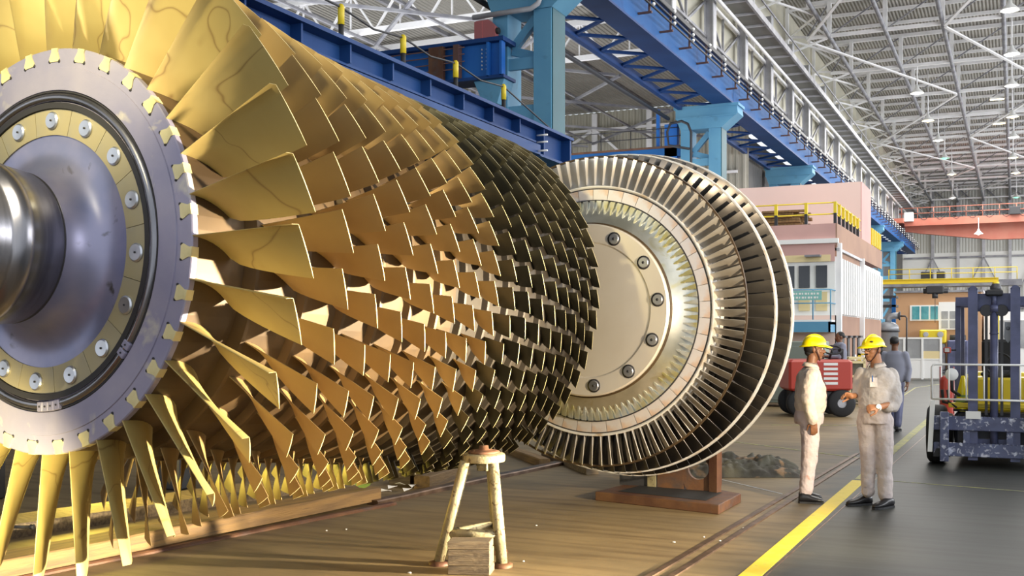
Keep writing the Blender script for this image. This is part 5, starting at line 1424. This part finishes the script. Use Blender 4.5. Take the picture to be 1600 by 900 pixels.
# green-yellow cone with two bands, standing on the truck cowl
t = thing('safety_cone', (FK.x + xf(1508), FK.y + 0.335, 0.73), label='lime yellow cone with two green bands behind the forklift mast', cat='cone')
q = MB(); q.lathe([(0.12, 0.0), (0.09, 0.12), (0.075, 0.25), (0.03, 0.45), (0.02, 0.48), (0, 0.48)], n=24); q.build('cone_body', 'helmet', t)
q = MB(); q.lathe([(0.093, 0.12), (0.089, 0.15)], n=24); q.lathe([(0.087, 0.19), (0.083, 0.22)], n=24); q.build('green_band', 'leaf', t)
q = MB(); q.bbox((-0.12, -0.12, -0.0), (0.12, 0.12, 0.03), 0.01); q.build('cone_base', 'black', t)

# fire extinguisher beside the truck
p = on_z(1478, 655, 0); p = at(1479, 525, 17.5)
t = thing('fire_extinguisher', (p.x, p.y, 0), label='red fire extinguisher trolley left of the forklift mast', cat='extinguisher')
q = MB(); q.lathe([(0, 0.42), (0.10, 0.42), (0.105, 0.46), (0.105, 0.98), (0.09, 1.04), (0.04, 1.08), (0, 1.08)], n=24); q.build('cylinder', 'red', t)
q = MB(); q.tube([(0, 0, 1.08), (0, 0, 1.15)], 0.025, 10); q.bar((-0.06, 0, 1.16), (0.08, 0, 1.19), 0.03, 0.02); q.build('valve', 'darksteel', t)
q = MB(); q.tube([(0.03, 0, 1.12), (0.14, -0.02, 1.1), (0.15, -0.03, 0.8), (0.12, -0.08, 0.6)], 0.014, 8); q.build('hose', 'black', t)
q = MB(); q.tube([(-0.11, 0.1, 0.14), (-0.11, 0.1, 1.22), (0.11, 0.1, 1.22), (0.11, 0.1, 0.14)], 0.012, 8); q.box((-0.12, -0.1, 0.4), (0.12, 0.12, 0.42))
for x in (-0.13, 0.13): q.lathe([(0, -0.015), (0.14, -0.015), (0.14, 0.015), (0, 0.015)], 'x', 18, org=(x, 0.1, 0.14), split=(1, 2))
q.build('trolley', 'maroon', t)

# ================================================================== RED TRACTOR behind the workers
p0 = on_z(1285, 652, 0)
TD = (p0 - EYE).dot(FWD); m_ = TD / 1600
t = thing('tow_tractor', tuple(p0), YAW, label='low red industrial tractor with steering wheel behind the left worker', cat='vehicle')
X_ = lambda px: (px - 1285) * m_
Z_ = lambda py: 1.75 + (525 - py) * m_
q = MB(); q.bbox((X_(1233), 0, Z_(611)), (X_(1333), 1.1, Z_(562)), 0.05); q.build('body', 'red', t)
q = MB()
for k in range(5): q.box((X_(1287), -0.01, Z_(571 + 7.5 * k)), (X_(1309), 0, Z_(567 + 7.5 * k)))
q.build('white_stripe', 'white', t)
q = MB(); q.bbox((X_(1242), 0.1, 0.22), (X_(1328), 1.0, Z_(611)), 0.03); q.build('chassis', 'darksteel', t)
for x in (1252, 1316):
    for y in (0.0, 0.9):
        q = MB(); q.lathe([(0.1, 0.0), (0.26, 0.0), (0.30, 0.03), (0.30, 0.16), (0.26, 0.2), (0.1, 0.2)], 'y', 28, org=(X_(x), y, 0.30)); wl = q.build('tyre', 'black', t)
        q = MB(); q.lathe([(0, 0.02), (0.11, 0.02), (0.11, 0.18), (0, 0.18)], 'y', 18, org=(X_(x), y, 0.30), split=(1, 2)); q.build('wheel_hub', 'greysteel', wl)
q = MB(); cx_, cz_ = X_(1305), Z_(547)
q.tube([(cx_ + 0.20 * cos(2 * pi * k / 24), 0.25 + 0.12 * sin(2 * pi * k / 24), cz_ + 0.09 * sin(2 * pi * k / 24)) for k in range(24)], 0.018, 8, closed=True)
q.tube([(cx_, 0.25, cz_), (cx_ - 0.03, 0.45, Z_(565))], 0.025, 8)
for k in range(3): a = 2 * pi * k / 3 + 0.4; q.tube([(cx_, 0.25, cz_), (cx_ + 0.2 * cos(a), 0.25 + 0.12 * sin(a), cz_ + 0.09 * sin(a))], 0.012, 6)
q.build('steering_wheel', 'black', t)
q = MB(); q.bbox((X_(1290), 0.6, Z_(566)), (X_(1325), 1.0, Z_(562)), 0.01); q.bbox((X_(1322), 0.55, Z_(562)), (X_(1329), 1.0, Z_(545)), 0.02); q.build('seat', 'black', t)
# load of yellow frames right of the tractor
p0 = on_z(1342, 632, 0)
t = thing('yellow_crate', tuple(p0), YAW, label='olive and yellow framed crate between the two workers', cat='crate')
TD = (p0 - EYE).dot(FWD); m_ = TD / 1600; X_ = lambda px: (px - 1342) * m_; Z_ = lambda py: 1.75 + (525 - py) * m_
q = MB(); q.bbox((X_(1328), 0.05, 0.05), (X_(1350), 0.6, Z_(566)), 0.02); q.build('crate_body', 'tarp', t)
q = MB()
for z in (Z_(560), Z_(588), Z_(566)): q.box((X_(1327), 0, z - 0.03), (X_(1352), 0.66, z + 0.03))
for x in (1328, 1351): q.box((X_(x) - 0.03, 0, 0), (X_(x) + 0.03, 0.06, Z_(559)))
q.build('crate_frame', 'cream', t)
# yellow rack panel at right of the right worker
p0 = on_z(1409, 622, 0)
q = MB(); q.box((-0.04, 0, 0), (0.04, 0.08, 1.25)); q.box((-1.2, 0, 1.2), (0.04, 0.05, 1.25)); q.box((-1.2, 0, 0.0), (-1.12, 0.08, 1.25))
o = q.build('barrier_frame', 'yellow'); o.location = p0; tag(o, 'thin yellow barrier frame behind the right worker', 'barrier')


# ================================================================== PEOPLE
def ring(c, rx, ry, rot=0.0, n=20, tilt=0.0, sq=2.0):
    c = Vector(c); out = []
    for k in range(n):
        a = 2 * pi * k / n; ca, sa = cos(a), sin(a)
        x = rx * (abs(ca) ** (2 / sq)) * (1 if ca >= 0 else -1); y = ry * (abs(sa) ** (2 / sq)) * (1 if sa >= 0 else -1)
        out.append((c.x + x * cos(rot) - y * sin(rot), c.y + x * sin(rot) + y * cos(rot), c.z + tilt * (x * cos(rot) - y * sin(rot))))
    return out


def limb(q, pts, rads, n=14):
    """tapered limb with rounded ends and joints"""
    P = [Vector(p) for p in pts]
    # subdivide with Catmull-ish interpolation for soft bends
    q.tube(P, rads, n)
    for p, r in zip(P, rads): q.sphere(p, r * 0.99, n, 8)


def fuse(o, vox, smooth=4, fac=0.5):
    r = o.modifiers.new('fuse', 'REMESH'); r.mode = 'VOXEL'; r.voxel_size = vox; r.use_smooth_shade = True
    s = o.modifiers.new('soften', 'SMOOTH'); s.iterations = smooth; s.factor = fac


def hand(q, wrist, palm_dir, normal, curl, side, s=1.0, spread=0.10):
    """palm plus four unequal fingers and a side thumb. palm_dir: wrist to knuckles, normal: back of the hand"""
    w = Vector(wrist); d = Vector(palm_dir).normalized(); nrm = Vector(normal); nrm = (nrm - d * nrm.dot(d)).normalized(); lat = d.cross(nrm) * side
    R = Matrix((lat, d, nrm)).transposed()
    pc = w + d * 0.045 * s
    q.sphere(pc, (0.040 * s, 0.052 * s, 0.017 * s), 14, 8, rot=R)
    limb(q, [w, w + d * 0.03 * s], [0.026 * s, 0.027 * s], 10)
    for k, (L, o_) in enumerate(((0.070, 0.030), (0.080, 0.010), (0.075, -0.010), (0.058, -0.029))):
        b = w + d * 0.085 * s + lat * o_ * s
        dd = (d + lat * (o_ * spread * 30) * 0.1).normalized(); p = b; pts = [w + d * 0.05 * s + lat * o_ * 0.8 * s, b]
        a = 0
        for j, fr in enumerate((0.42, 0.32, 0.26)):
            a += curl * (0.8 if j == 0 else 1.0)
            v = dd * cos(a) - nrm * sin(a); p = p + v * L * fr * s; pts.append(p)
        limb(q, pts, [0.0105 * s, 0.0105 * s, 0.0098 * s, 0.0092 * s, 0.0082 * s], 8)
    b = w + d * 0.025 * s + lat * 0.028 * s - nrm * 0.006
    v1 = (d * 0.55 + lat * 0.75 - nrm * 0.35).normalized(); v2 = (d * 0.85 + lat * 0.15 - nrm * 0.5).normalized()
    limb(q, [b, b + v1 * 0.036 * s, b + v1 * 0.036 * s + v2 * 0.03 * s, b + v1 * 0.036 * s + v2 * 0.052 * s], [0.014 * s, 0.012 * s, 0.0105 * s, 0.009 * s], 8)


def head_shape(q, c, face, tiltz=0.0, s=1.0):
    """c = head centre, face = horizontal unit vector the face looks along"""
    f_ = Vector(face).normalized(); l = Vector((-f_.y, f_.x, 0)); u_ = Vector((0, 0, 1))
    R = Matrix((f_, l, u_)).transposed(); c = Vector(c)
    A = lambda x, y, z: c + R @ Vector((x * s, y * s, z * s))
    q.sphere(A(-0.008, 0, 0.035), (0.098 * s, 0.078 * s, 0.088 * s), 20, 12, rot=R)
    q.sphere(A(0.018, 0, -0.028), (0.074 * s, 0.064 * s, 0.082 * s), 18, 12, rot=R)
    q.sphere(A(0.046, 0, -0.086), (0.036 * s, 0.038 * s, 0.028 * s), 14, 8, rot=R)          # chin
    for e in (-1, 1):
        q.sphere(A(0.052, 0.036 * e, -0.018), (0.030 * s, 0.026 * s, 0.026 * s), 12, 8, rot=R)   # cheek
        q.sphere(A(0.074, 0.030 * e, 0.022), (0.020 * s, 0.030 * s, 0.012 * s), 12, 8, rot=R)   # brow
        q.sphere(A(-0.008, 0.078 * e, -0.002), (0.020 * s, 0.010 * s, 0.032 * s), 12, 8, rot=R)  # ear
    limb(q, [A(0.082, 0, 0.016), A(0.098, 0, -0.006), A(0.106, 0, -0.026)], [0.010 * s, 0.012 * s, 0.015 * s], 10)
    for e in (-1, 1): q.sphere(A(0.094, 0.013 * e, -0.028), 0.011 * s, 8, 6)
    q.sphere(A(0.086, 0, -0.052), (0.012 * s, 0.024 * s, 0.008 * s), 12, 6, rot=R)              # lips
    q.sphere(A(0.083, 0, -0.062), (0.012 * s, 0.022 * s, 0.008 * s), 12, 6, rot=R)
    return A, R


def helmet(t, A, R, s=1.0, tag_patch=False):
    q = MB(); n = 36; rings = []
    for k in range(10):
        th = pi / 2 * k / 9
        rings.append([A(-0.004 + 0.128 * cos(th) * cos(2 * pi * i / n), 0.108 * cos(th) * sin(2 * pi * i / n), 0.040 + 0.112 * sin(th)) for i in range(n)])
    q.loft(rings, cap=False)
    inner = [[A(-0.004 + 0.121 * cos(2 * pi * i / n), 0.101 * sin(2 * pi * i / n), z) for i in range(n)] for z in (0.040, 0.055)]
    q.loft([rings[0], inner[0], inner[1]], cap=False)
    # brim, deep peak in front
    def br(i, e, z):
        a = 2 * pi * i / n; fr = max(0, cos(a)); w_ = 0.016 + 0.052 * fr ** 2.2 + 0.012 * max(0, -cos(a)) ** 3
        return A(-0.004 + (0.126 + e * w_) * cos(a), (0.106 + e * (w_ * 0.75)) * sin(a), z - 0.022 * e * fr - 0.012 * e * max(0, -cos(a)))
    q.loft([[br(i, 0, 0.050) for i in range(n)], [br(i, 1, 0.044) for i in range(n)], [br(i, 1, 0.037) for i in range(n)], [br(i, 0, 0.040) for i in range(n)]], cap=False)
    # ridge
    q.tube([A(-0.12 * cos(pi * k / 12) * -1 * -1, 0, 0.045 + 0.112 * sin(pi * k / 12)) for k in range(1, 12)], 0.009 * s, 8)
    h = q.build('hard_hat', 'helmet', t)
    if tag_patch:
        q = MB(); q.sphere(A(0.088, 0.062, 0.085), (0.016, 0.022, 0.010), 10, 6, rot=R); q.build('hat_badge', 'darksteel', h)
    return h


def person_parts(t, A, R, skin, glasses=False, pale=False):
    q = MB()
    for e in (-1, 1): q.sphere(A(0.0805, 0.030 * e, 0.006), (0.010, 0.013, 0.008), 10, 6, rot=R)
    ey = q.build('eyes', 'white', t)
    q = MB()
    for e in (-1, 1): q.sphere(A(0.0895, 0.031 * e, 0.006), 0.0055, 8, 5)
    q.build('iris', 'black', ey)
    q = MB()
    for e in (-1, 1): q.sphere(A(0.087, 0.031 * e, 0.027), (0.007, 0.020, 0.005), 10, 5, rot=R)
    q.build('eyebrows', 'hair', t)
    q = MB(); q.sphere(A(0.098, 0, -0.043), (0.008, 0.031, 0.008), 12, 6, rot=R); q.build('moustache', 'hair', t)
    # hair at back and sides under the helmet
    q = MB(); q.sphere(A(-0.030, 0, 0.008), (0.083, 0.082, 0.066), 18, 10, rot=R); q.sphere(A(-0.055, 0, -0.03), (0.048, 0.058, 0.045), 14, 8, rot=R)
    q.build('hair', 'hair', t)
    # chin strap
    q = MB()
    for e in (-1, 1): q.tube([A(0.0, 0.088 * e, 0.045), A(0.022, 0.083 * e, -0.02), A(0.045, 0.062 * e, -0.075), A(0.055, 0.02 * e, -0.117), A(0.056, 0, -0.120)], 0.0055, 6)
    q.build('chin_strap', 'strap', t)
    if glasses:
        q = MB()
        for e in (-1, 1):
            q.tube([A(0.103, 0.034 * e + 0.025 * cos(2 * pi * k / 16), 0.004 + 0.020 * sin(2 * pi * k / 16)) for k in range(16)], 0.0025, 6, closed=True)
            q.tube([A(0.103, 0.058 * e, 0.008), A(0.0, 0.083 * e, 0.010)], 0.0022, 6)
        q.tube([A(0.103, -0.010, 0.008), A(0.103, 0.010, 0.008)], 0.0022, 6)
        q.build('spectacles', 'darksteel', t)


def shoe(t, heel, toe, w_=0.048):
    """leather shoe from heel to toe on the floor"""
    h = Vector(heel); o_ = Vector(toe); d = (o_ - h); L = d.length; d.normalize(); r = Vector((-d.y, d.x, 0)); rings = []
    for f_, wd, ht in ((0.0, 0.6, 0.055), (0.05, 0.85, 0.085), (0.2, 0.9, 0.10), (0.38, 0.85, 0.09), (0.55, 0.95, 0.066), (0.75, 1.0, 0.052), (0.9, 0.85, 0.042), (1.0, 0.4, 0.028)):
        c = h + d * L * f_; rr = []
        for k in range(14):
            a = 2 * pi * k / 14; x = cos(a) * w_ * wd; z = 0.012 + ht / 2 + sin(a) * ht / 2 * (1 if sin(a) > 0 else 0.98)
            rr.append(c + r * x + Vector((0, 0, z)))
        rings.append(rr)
    q = MB(); q.loft(rings); s_ = q.build('shoe', 'shoe', t)
    q = MB(); P = []
    for f_, wd in ((0, 0.5), (0.05, 0.85), (0.35, 0.85), (0.7, 1.05), (0.92, 0.8), (1.02, 0.35)): P.append(h + d * L * f_ + r * w_ * wd)
    P += [p - 2 * r * (p - h).dot(r) for p in reversed(P)]
    q.prism([(p.x, p.y, 0) for p in P], (0, 0, 0.018)); q.build('sole', 'black', s_)


# ---- left worker: stands in profile facing right, arm hanging
D1 = 10.85; m_ = D1 / 1600
g = on_z(1263, 783, 0); t = thing('person', (g.x, g.y, 0), YAW, label='worker in yellow hard hat and cream shirt, in profile facing right, arm hanging', cat='person')
def J(px, py, dy=0.0, c=1263): return Vector(((px - c) * m_, dy, 1.75 + (525 - py) * m_))
FD = Vector((0.985, -0.17, 0))
hc = J(1272.5, 546)
q = MB(); A, R = head_shape(q, hc, FD, s=1.0)
limb(q, [J(1270, 554), J(1268, 566), J(1267, 578)], [0.055, 0.056, 0.07])
q.loft([ring(J(1266, 640), 0.12, 0.15), ring(J(1266, 600), 0.12, 0.16), ring(J(1266, 582), 0.10, 0.16), ring(J(1267, 573), 0.06, 0.08)])
for dy, sh, el, wr in ((-0.20, (1262, 588), (1256, 622), (1263, 655)), (0.20, (1268, 588), (1266, 622), (1273, 652))):
    limb(q, [J(*sh, dy), J(*el, dy * 1.2), J(*wr, dy * 1.15)], [0.055, 0.042, 0.028])
    hand(q, J(*wr, dy * 1.15), (0.10, 0, -1), (0, -1 if dy < 0 else 1, 0), 0.35, 1 if dy < 0 else 1)
for dy in (-0.09, 0.09): limb(q, [J(1265, 645, dy), J(1263, 705, dy), J(1258, 764, dy)], [0.06, 0.045, 0.03])
b = q.build('body', 'skin', t); fuse(b, 0.006, 3)
helmet(t, A, R); person_parts(t, A, R, 'skin')
# shirt
q = MB()
ty = radians(8)
q.loft([ring(J(1265.5, 645), 0.140, 0.165, 0, 24), ring(J(1266, 636), 0.163, 0.18, 0, 24), ring(J(1266.5, 622), 0.172, 0.19, 0, 24), ring(J(1266, 605), 0.158, 0.20, 0, 24), ring(J(1264.5, 590), 0.132, 0.205, 0, 24), ring(J(1264.5, 580), 0.10, 0.17, 0, 24), ring(J(1266.5, 573), 0.070, 0.085, 0, 24)])
limb(q, [J(1262, 587, -0.185), J(1257, 605, -0.22), J(1254.5, 624, -0.245), J(1258, 640, -0.24), J(1262, 653, -0.235)], [0.078, 0.074, 0.070, 0.062, 0.058])
limb(q, [J(1268, 587, 0.185), J(1266, 622, 0.24), J(1272, 650, 0.235)], [0.078, 0.068, 0.056])
s_ = q.build('shirt', 'shirt1', t); fuse(s_, 0.011, 2)
tx = bpy.data.textures.new('folds', 'CLOUDS'); tx.noise_scale = 0.10; tx.noise_depth = 2
def folds(o, st=0.02):
    d = o.modifiers.new('folds', 'DISPLACE'); d.texture = tx; d.strength = st; d.mid_level = 0.5; d.texture_coords = 'LOCAL'
folds(s_, 0.030)
def collar(t, base, mt, tw=0.0, r=(0.070, 0.078), dirv=FD):
    f_ = Vector(dirv); l = Vector((-f_.y, f_.x, 0)); q = MB(); n = 20; r1 = []; r2 = []; r3 = []
    for k in range(n + 1):
        a = radians(22) + radians(316) * k / n
        d = f_ * cos(a) * r[0] + l * sin(a) * r[1]; zz_ = 0.020 * (1 - cos(a)) / 2
        r1.append(base + d * 0.98 + Vector((0, 0, zz_ + 0.002))); r2.append(base + d * 1.0 + Vector((0, 0, 0.030 + zz_))); r3.append(base + d * 1.28 + Vector((0, 0, -0.008 + zz_ - 0.012 * (cos(a) > 0.6))))
    vs = r1 + r2 + r3; m0 = n + 1
    q.add(vs, [(k, k + 1, m0 + k + 1, m0 + k) for k in range(n)] + [(m0 + k, m0 + k + 1, 2 * m0 + k + 1, 2 * m0 + k) for k in range(n)], 0, True)
    o = q.build('collar', mt, t); so = o.modifiers.new('thick', 'SOLIDIFY'); so.thickness = 0.006
collar(s_, J(1267, 573.5), 'shirt1')
q = MB(); q.tube([J(1280, 583, -0.045), J(1288, 600, -0.05), J(1291, 622, -0.05)], 0.004, 6); q.build('placket_edge', 'strap', s_)
# trousers
q = MB()
q.loft([ring(J(1265, 638), 0.142, 0.165, 0, 24), ring(J(1264, 650), 0.150, 0.175, 0, 24), ring(J(1264, 662), 0.145, 0.17, 0, 24)])
limb(q, [J(1262, 655, -0.085), J(1263, 680, -0.092), J(1262, 710, -0.092), J(1259, 740, -0.09), J(1256, 766, -0.088)], [0.108, 0.096, 0.086, 0.076, 0.068])
limb(q, [J(1267, 655, 0.085), J(1269, 680, 0.09), J(1268, 710, 0.095), J(1265, 740, 0.10), J(1262, 762, 0.10)], [0.106, 0.094, 0.084, 0.074, 0.066])
o = q.build('trousers', 'trouser1', t); fuse(o, 0.011, 2); folds(o, 0.026)
shoe(t, (J(1244, 783, 0).x, -0.11, 0), (J(1281, 783).x, -0.16, 0))
shoe(t, (J(1252, 783, 0).x, 0.13, 0), (J(1287, 783).x, 0.09, 0))

# ---- right worker: three-quarter view facing left, forearms raised, watch, spectacles
D1 = 10.45; m_ = D1 / 1600
g = on_z(1369, 791, 0); t = thing('person', (g.x, g.y, 0), YAW, label='worker in yellow hard hat and spectacles, facing left with both forearms raised', cat='person')
CC = 1369
def J(px, py, dy=0.0, c=1369): return Vector(((px - c) * m_, dy, 1.75 + (525 - py) * m_))
FD = Vector((-0.86, -0.51, 0)); fy = atan2(FD.y, FD.x)
hc = J(1364, 547)
q = MB(); A, R = head_shape(q, hc, FD, s=1.0)
limb(q, [J(1367, 554), J(1369, 566), J(1370, 576)], [0.056, 0.058, 0.07])
q.loft([ring(J(1367, 640), 0.12, 0.15, fy), ring(J(1369, 600), 0.12, 0.17, fy), ring(J(1370, 583), 0.10, 0.17, fy), ring(J(1370, 573), 0.06, 0.08, fy)])
# his left arm (towards the viewer, right in the picture)
limb(q, [J(1390, 588, -0.06), J(1391, 630, -0.14), J(1363, 634, -0.26)], [0.055, 0.046, 0.031])
hand(q, J(1361, 634.5, -0.262), (-1, -0.15, -0.02), (-0.1, -0.75, 0.65), 1.05, -1, 1.05)
# his right arm (far side)
limb(q, [J(1350, 588, 0.12), J(1346, 619, 0.14), J(1331, 620, 0.02)], [0.055, 0.046, 0.030])
hand(q, J(1334, 620, 0.04), (-1, -0.35, 0.22), (-0.2, 0.6, 0.8), 0.55, 1, 1.05)
for px, px2, dy in ((1357, 1358, 0.02), (1379, 1381, -0.03)): limb(q, [J(px, 645, dy), J(px, 705, dy), J(px2, 768, dy)], [0.06, 0.045, 0.03])
b = q.build('body', 'skin2', t); fuse(b, 0.006, 3)
helmet(t, A, R, tag_patch=True); person_parts(t, A, R, 'skin2', glasses=True)
q = MB()
q.loft([ring(J(1366.5, 643), 0.142, 0.168, fy, 24), ring(J(1367.5, 632), 0.160, 0.182, fy, 24), ring(J(1368, 615), 0.158, 0.196, fy, 24), ring(J(1369, 600), 0.148, 0.206, fy, 24), ring(J(1370, 589), 0.128, 0.215, fy, 24), ring(J(1370.5, 580), 0.098, 0.175, fy, 24), ring(J(1370, 573), 0.072, 0.086, fy, 24)])
limb(q, [J(1389.5, 587, -0.045), J(1392, 605, -0.09), J(1393, 622, -0.13), J(1389, 632, -0.155), J(1380, 635, -0.19)], [0.080, 0.078, 0.074, 0.070, 0.060])
limb(q, [J(1351, 586, 0.11), J(1348, 604, 0.14), J(1347, 616, 0.145), J(1343, 619, 0.11)], [0.076, 0.070, 0.062, 0.050])
s_ = q.build('shirt', 'shirt2', t); fuse(s_, 0.011, 2); folds(s_, 0.028)
collar(s_, J(1369.5, 573.5), 'shirt2', dirv=FD)
q = MB(); pc_ = J(1357, 596, -0.165); q.bbox((pc_.x - 0.04, pc_.y - 0.012, pc_.z - 0.055), (pc_.x + 0.04, pc_.y + 0.004, pc_.z + 0.045), 0.004); po = q.build('chest_pocket', 'shirt2', s_)
q = MB(); q.tube([(pc_.x - 0.01, pc_.y - 0.016, pc_.z + 0.0), (pc_.x - 0.012, pc_.y - 0.016, pc_.z + 0.065)], 0.0045, 6); q.build('pen', 'blue2', po)
q = MB(); wc = J(1360.5, 634.5, -0.263); dv = Vector((1, -0.0, 0.0)); dv = (J(1391, 630, -0.14) - wc).normalized()
q.tube([wc - dv * 0.01, wc + dv * 0.01], 0.035, 16); wa = q.build('watch', 'white', t)
q = MB(); n_ = Vector((-0.25, -0.93, 0.25)).normalized(); q.tube([wc + n_ * 0.028, wc + n_ * 0.043], 0.022, 18); q.build('watch_face', 'white', wa)
q = MB()
q.loft([ring(J(1366, 638), 0.146, 0.170, fy, 24), ring(J(1366, 650), 0.150, 0.178, fy, 24), ring(J(1367, 662), 0.145, 0.175, fy, 24)])
limb(q, [J(1356, 657, 0.03), J(1357, 680, 0.03), J(1357.5, 710, 0.02), J(1357.5, 740, 0.03), J(1358, 770, 0.04)], [0.106, 0.094, 0.083, 0.074, 0.066])
limb(q, [J(1377, 657, -0.04), J(1379, 680, -0.045), J(1380, 710, -0.05), J(1381, 742, -0.04), J(1382, 776, -0.04)], [0.110, 0.098, 0.087, 0.078, 0.070])
o = q.build('trousers', 'trouser2', t); fuse(o, 0.011, 2); folds(o, 0.026)
shoe(t, (J(1367, 783).x, 0.13, 0), (J(1324, 783).x, 0.02, 0), 0.05)
shoe(t, (J(1393, 783).x, -0.03, 0), (J(1356, 783).x, -0.20, 0), 0.052)


# ---- simple distant figures: driver on the red tractor, walker behind the right worker
def small_person(px, py, dep, lab, seated=False, face=(-1, 0, 0), shirt='greyshirt'):
    p = at(px, 525, dep); t = thing('person', (p.x, p.y, 0), YAW, label=lab, cat='person')
    z0 = 1.75 + (525 - py) * dep / 1600 - (1.62 if not seated else 0.62)      # floor or seat height from the head centre
    B = lambda x, y, z: Vector((x, y, z0 + z))
    f_ = Vector(face); l = Vector((-f_.y, f_.x, 0)); yaw_ = atan2(f_.y, f_.x)
    q = MB()
    if seated:
        hz, sz, kz = 0.05, 0.48, 0.05
        A, R = head_shape(q, B(0, 0, 0.62), face)
        limb(q, [B(0, 0, 0.56), B(0, 0, 0.48)], [0.055, 0.06])
        q.loft([ring(B(0, 0, 0.0), 0.12, 0.15, yaw_), ring(B(0, 0, 0.3), 0.12, 0.18, yaw_), ring(B(0, 0, 0.46), 0.09, 0.17, yaw_), ring(B(0, 0, 0.50), 0.05, 0.07, yaw_)])
        for e in (-1, 1):
            S_ = B(0, 0, 0.42) + l * 0.2 * e; E_ = B(0, 0, 0.18) + l * 0.23 * e + f_ * 0.1; W_ = B(0, 0, 0.2) + l * 0.12 * e + f_ * 0.33
            limb(q, [S_, E_, W_], [0.05, 0.04, 0.03]); hand(q, W_, f_, Vector((0, 0, 1)), 0.9, e)
            limb(q, [B(0, 0, 0.04) + l * 0.09 * e, B(0, 0, 0.06) + l * 0.11 * e + f_ * 0.4, B(0, 0, -0.36) + l * 0.11 * e + f_ * 0.45], [0.08, 0.06, 0.045])
    else:
        A, R = head_shape(q, B(0, 0, 1.62), face)
        limb(q, [B(0, 0, 1.56), B(0, 0, 1.46)], [0.055, 0.06])
        q.loft([ring(B(0, 0, 0.9), 0.12, 0.16, yaw_), ring(B(0, 0, 1.25), 0.12, 0.19, yaw_), ring(B(0, 0, 1.42), 0.09, 0.17, yaw_), ring(B(0, 0, 1.47), 0.05, 0.07, yaw_)])
        for e in (-1, 1):
            S_ = B(0, 0, 1.40) + l * 0.2 * e; E_ = B(0, 0, 1.12) + l * 0.25 * e - f_ * 0.03 * e; W_ = B(0, 0, 0.87) + l * 0.25 * e + f_ * 0.08 * e
            limb(q, [S_, E_, W_], [0.05, 0.04, 0.03]); hand(q, W_, (f_ * 0.2 * e + Vector((0, 0, -1))), l * e, 0.4, 1)
            limb(q, [B(0, 0, 0.92) + l * 0.09 * e, B(0, 0, 0.48) + l * 0.10 * e + f_ * 0.12 * e, B(0, 0, 0.07) + l * 0.10 * e + f_ * (0.2 * e)], [0.085, 0.06, 0.045])
    b = q.build('body', 'skin', t); fuse(b, 0.011, 2)
    q = MB(); q.sphere(A(-0.02, 0, 0.045), (0.098, 0.084, 0.085), 16, 10, rot=R); q.build('hair', 'hair', t)
    q = MB()
    if seated:
        q.loft([ring(B(0, 0, -0.02), 0.15, 0.18, yaw_), ring(B(0, 0, 0.3), 0.15, 0.21, yaw_), ring(B(0, 0, 0.46), 0.11, 0.19, yaw_), ring(B(0, 0, 0.51), 0.065, 0.08, yaw_)])
        for e in (-1, 1): limb(q, [B(0, 0, 0.42) + l * 0.19 * e, B(0, 0, 0.18) + l * 0.23 * e + f_ * 0.1, B(0, 0, 0.2) + l * 0.14 * e + f_ * 0.28], [0.075, 0.065, 0.05])
    else:
        q.loft([ring(B(0, 0, 0.88), 0.15, 0.18, yaw_), ring(B(0, 0, 1.25), 0.15, 0.21, yaw_), ring(B(0, 0, 1.42), 0.11, 0.19, yaw_), ring(B(0, 0, 1.48), 0.065, 0.08, yaw_)])
        for e in (-1, 1): limb(q, [B(0, 0, 1.40) + l * 0.19 * e, B(0, 0, 1.12) + l * 0.25 * e - f_ * 0.03 * e, B(0, 0, 0.93) + l * 0.25 * e + f_ * 0.06 * e], [0.075, 0.062, 0.05])
    o = q.build('shirt', shirt, t); fuse(o, 0.02, 2)
    q = MB()
    if seated:
        for e in (-1, 1):
            limb(q, [B(0, 0, 0.05) + l * 0.09 * e, B(0, 0, 0.07) + l * 0.11 * e + f_ * 0.4, B(0, 0, -0.30) + l * 0.11 * e + f_ * 0.45], [0.10, 0.08, 0.065])
            shoe(t, B(0, 0, 0) + l * 0.11 * e + f_ * 0.4 + Vector((0, 0, -0.44)), B(0, 0, 0) + l * 0.11 * e + f_ * 0.66 + Vector((0, 0, -0.44)))
    else:
        q.loft([ring(B(0, 0, 0.95), 0.14, 0.17, yaw_), ring(B(0, 0, 0.82), 0.14, 0.17, yaw_)])
        for e in (-1, 1):
            limb(q, [B(0, 0, 0.90) + l * 0.085 * e, B(0, 0, 0.48) + l * 0.10 * e + f_ * 0.12 * e, B(0, 0, 0.12) + l * 0.10 * e + f_ * (0.2 * e)], [0.10, 0.085, 0.07])
            a_ = B(0, 0, 0) + l * 0.10 * e + f_ * (0.2 * e - 0.08); a_.z = 0; shoe(t, a_, a_ + f_ * 0.26)
    o = q.build('trousers', 'mastblue', t); fuse(o, 0.02, 2)
    return t


small_person(1312, 527, TD + 1.0 if False else on_z(1285, 652, 0).dot(FWD) + 0.85, 'driver in blue grey overall seated on the red tractor behind the workers', True, (-1, -0.15, 0))
dw = 19.0
small_person(1398, 525 + (1.75 - 1.62) * 1600 / dw, dw, 'walker in blue grey overall half hidden behind the right worker', False, (0.5, 0.86, 0))
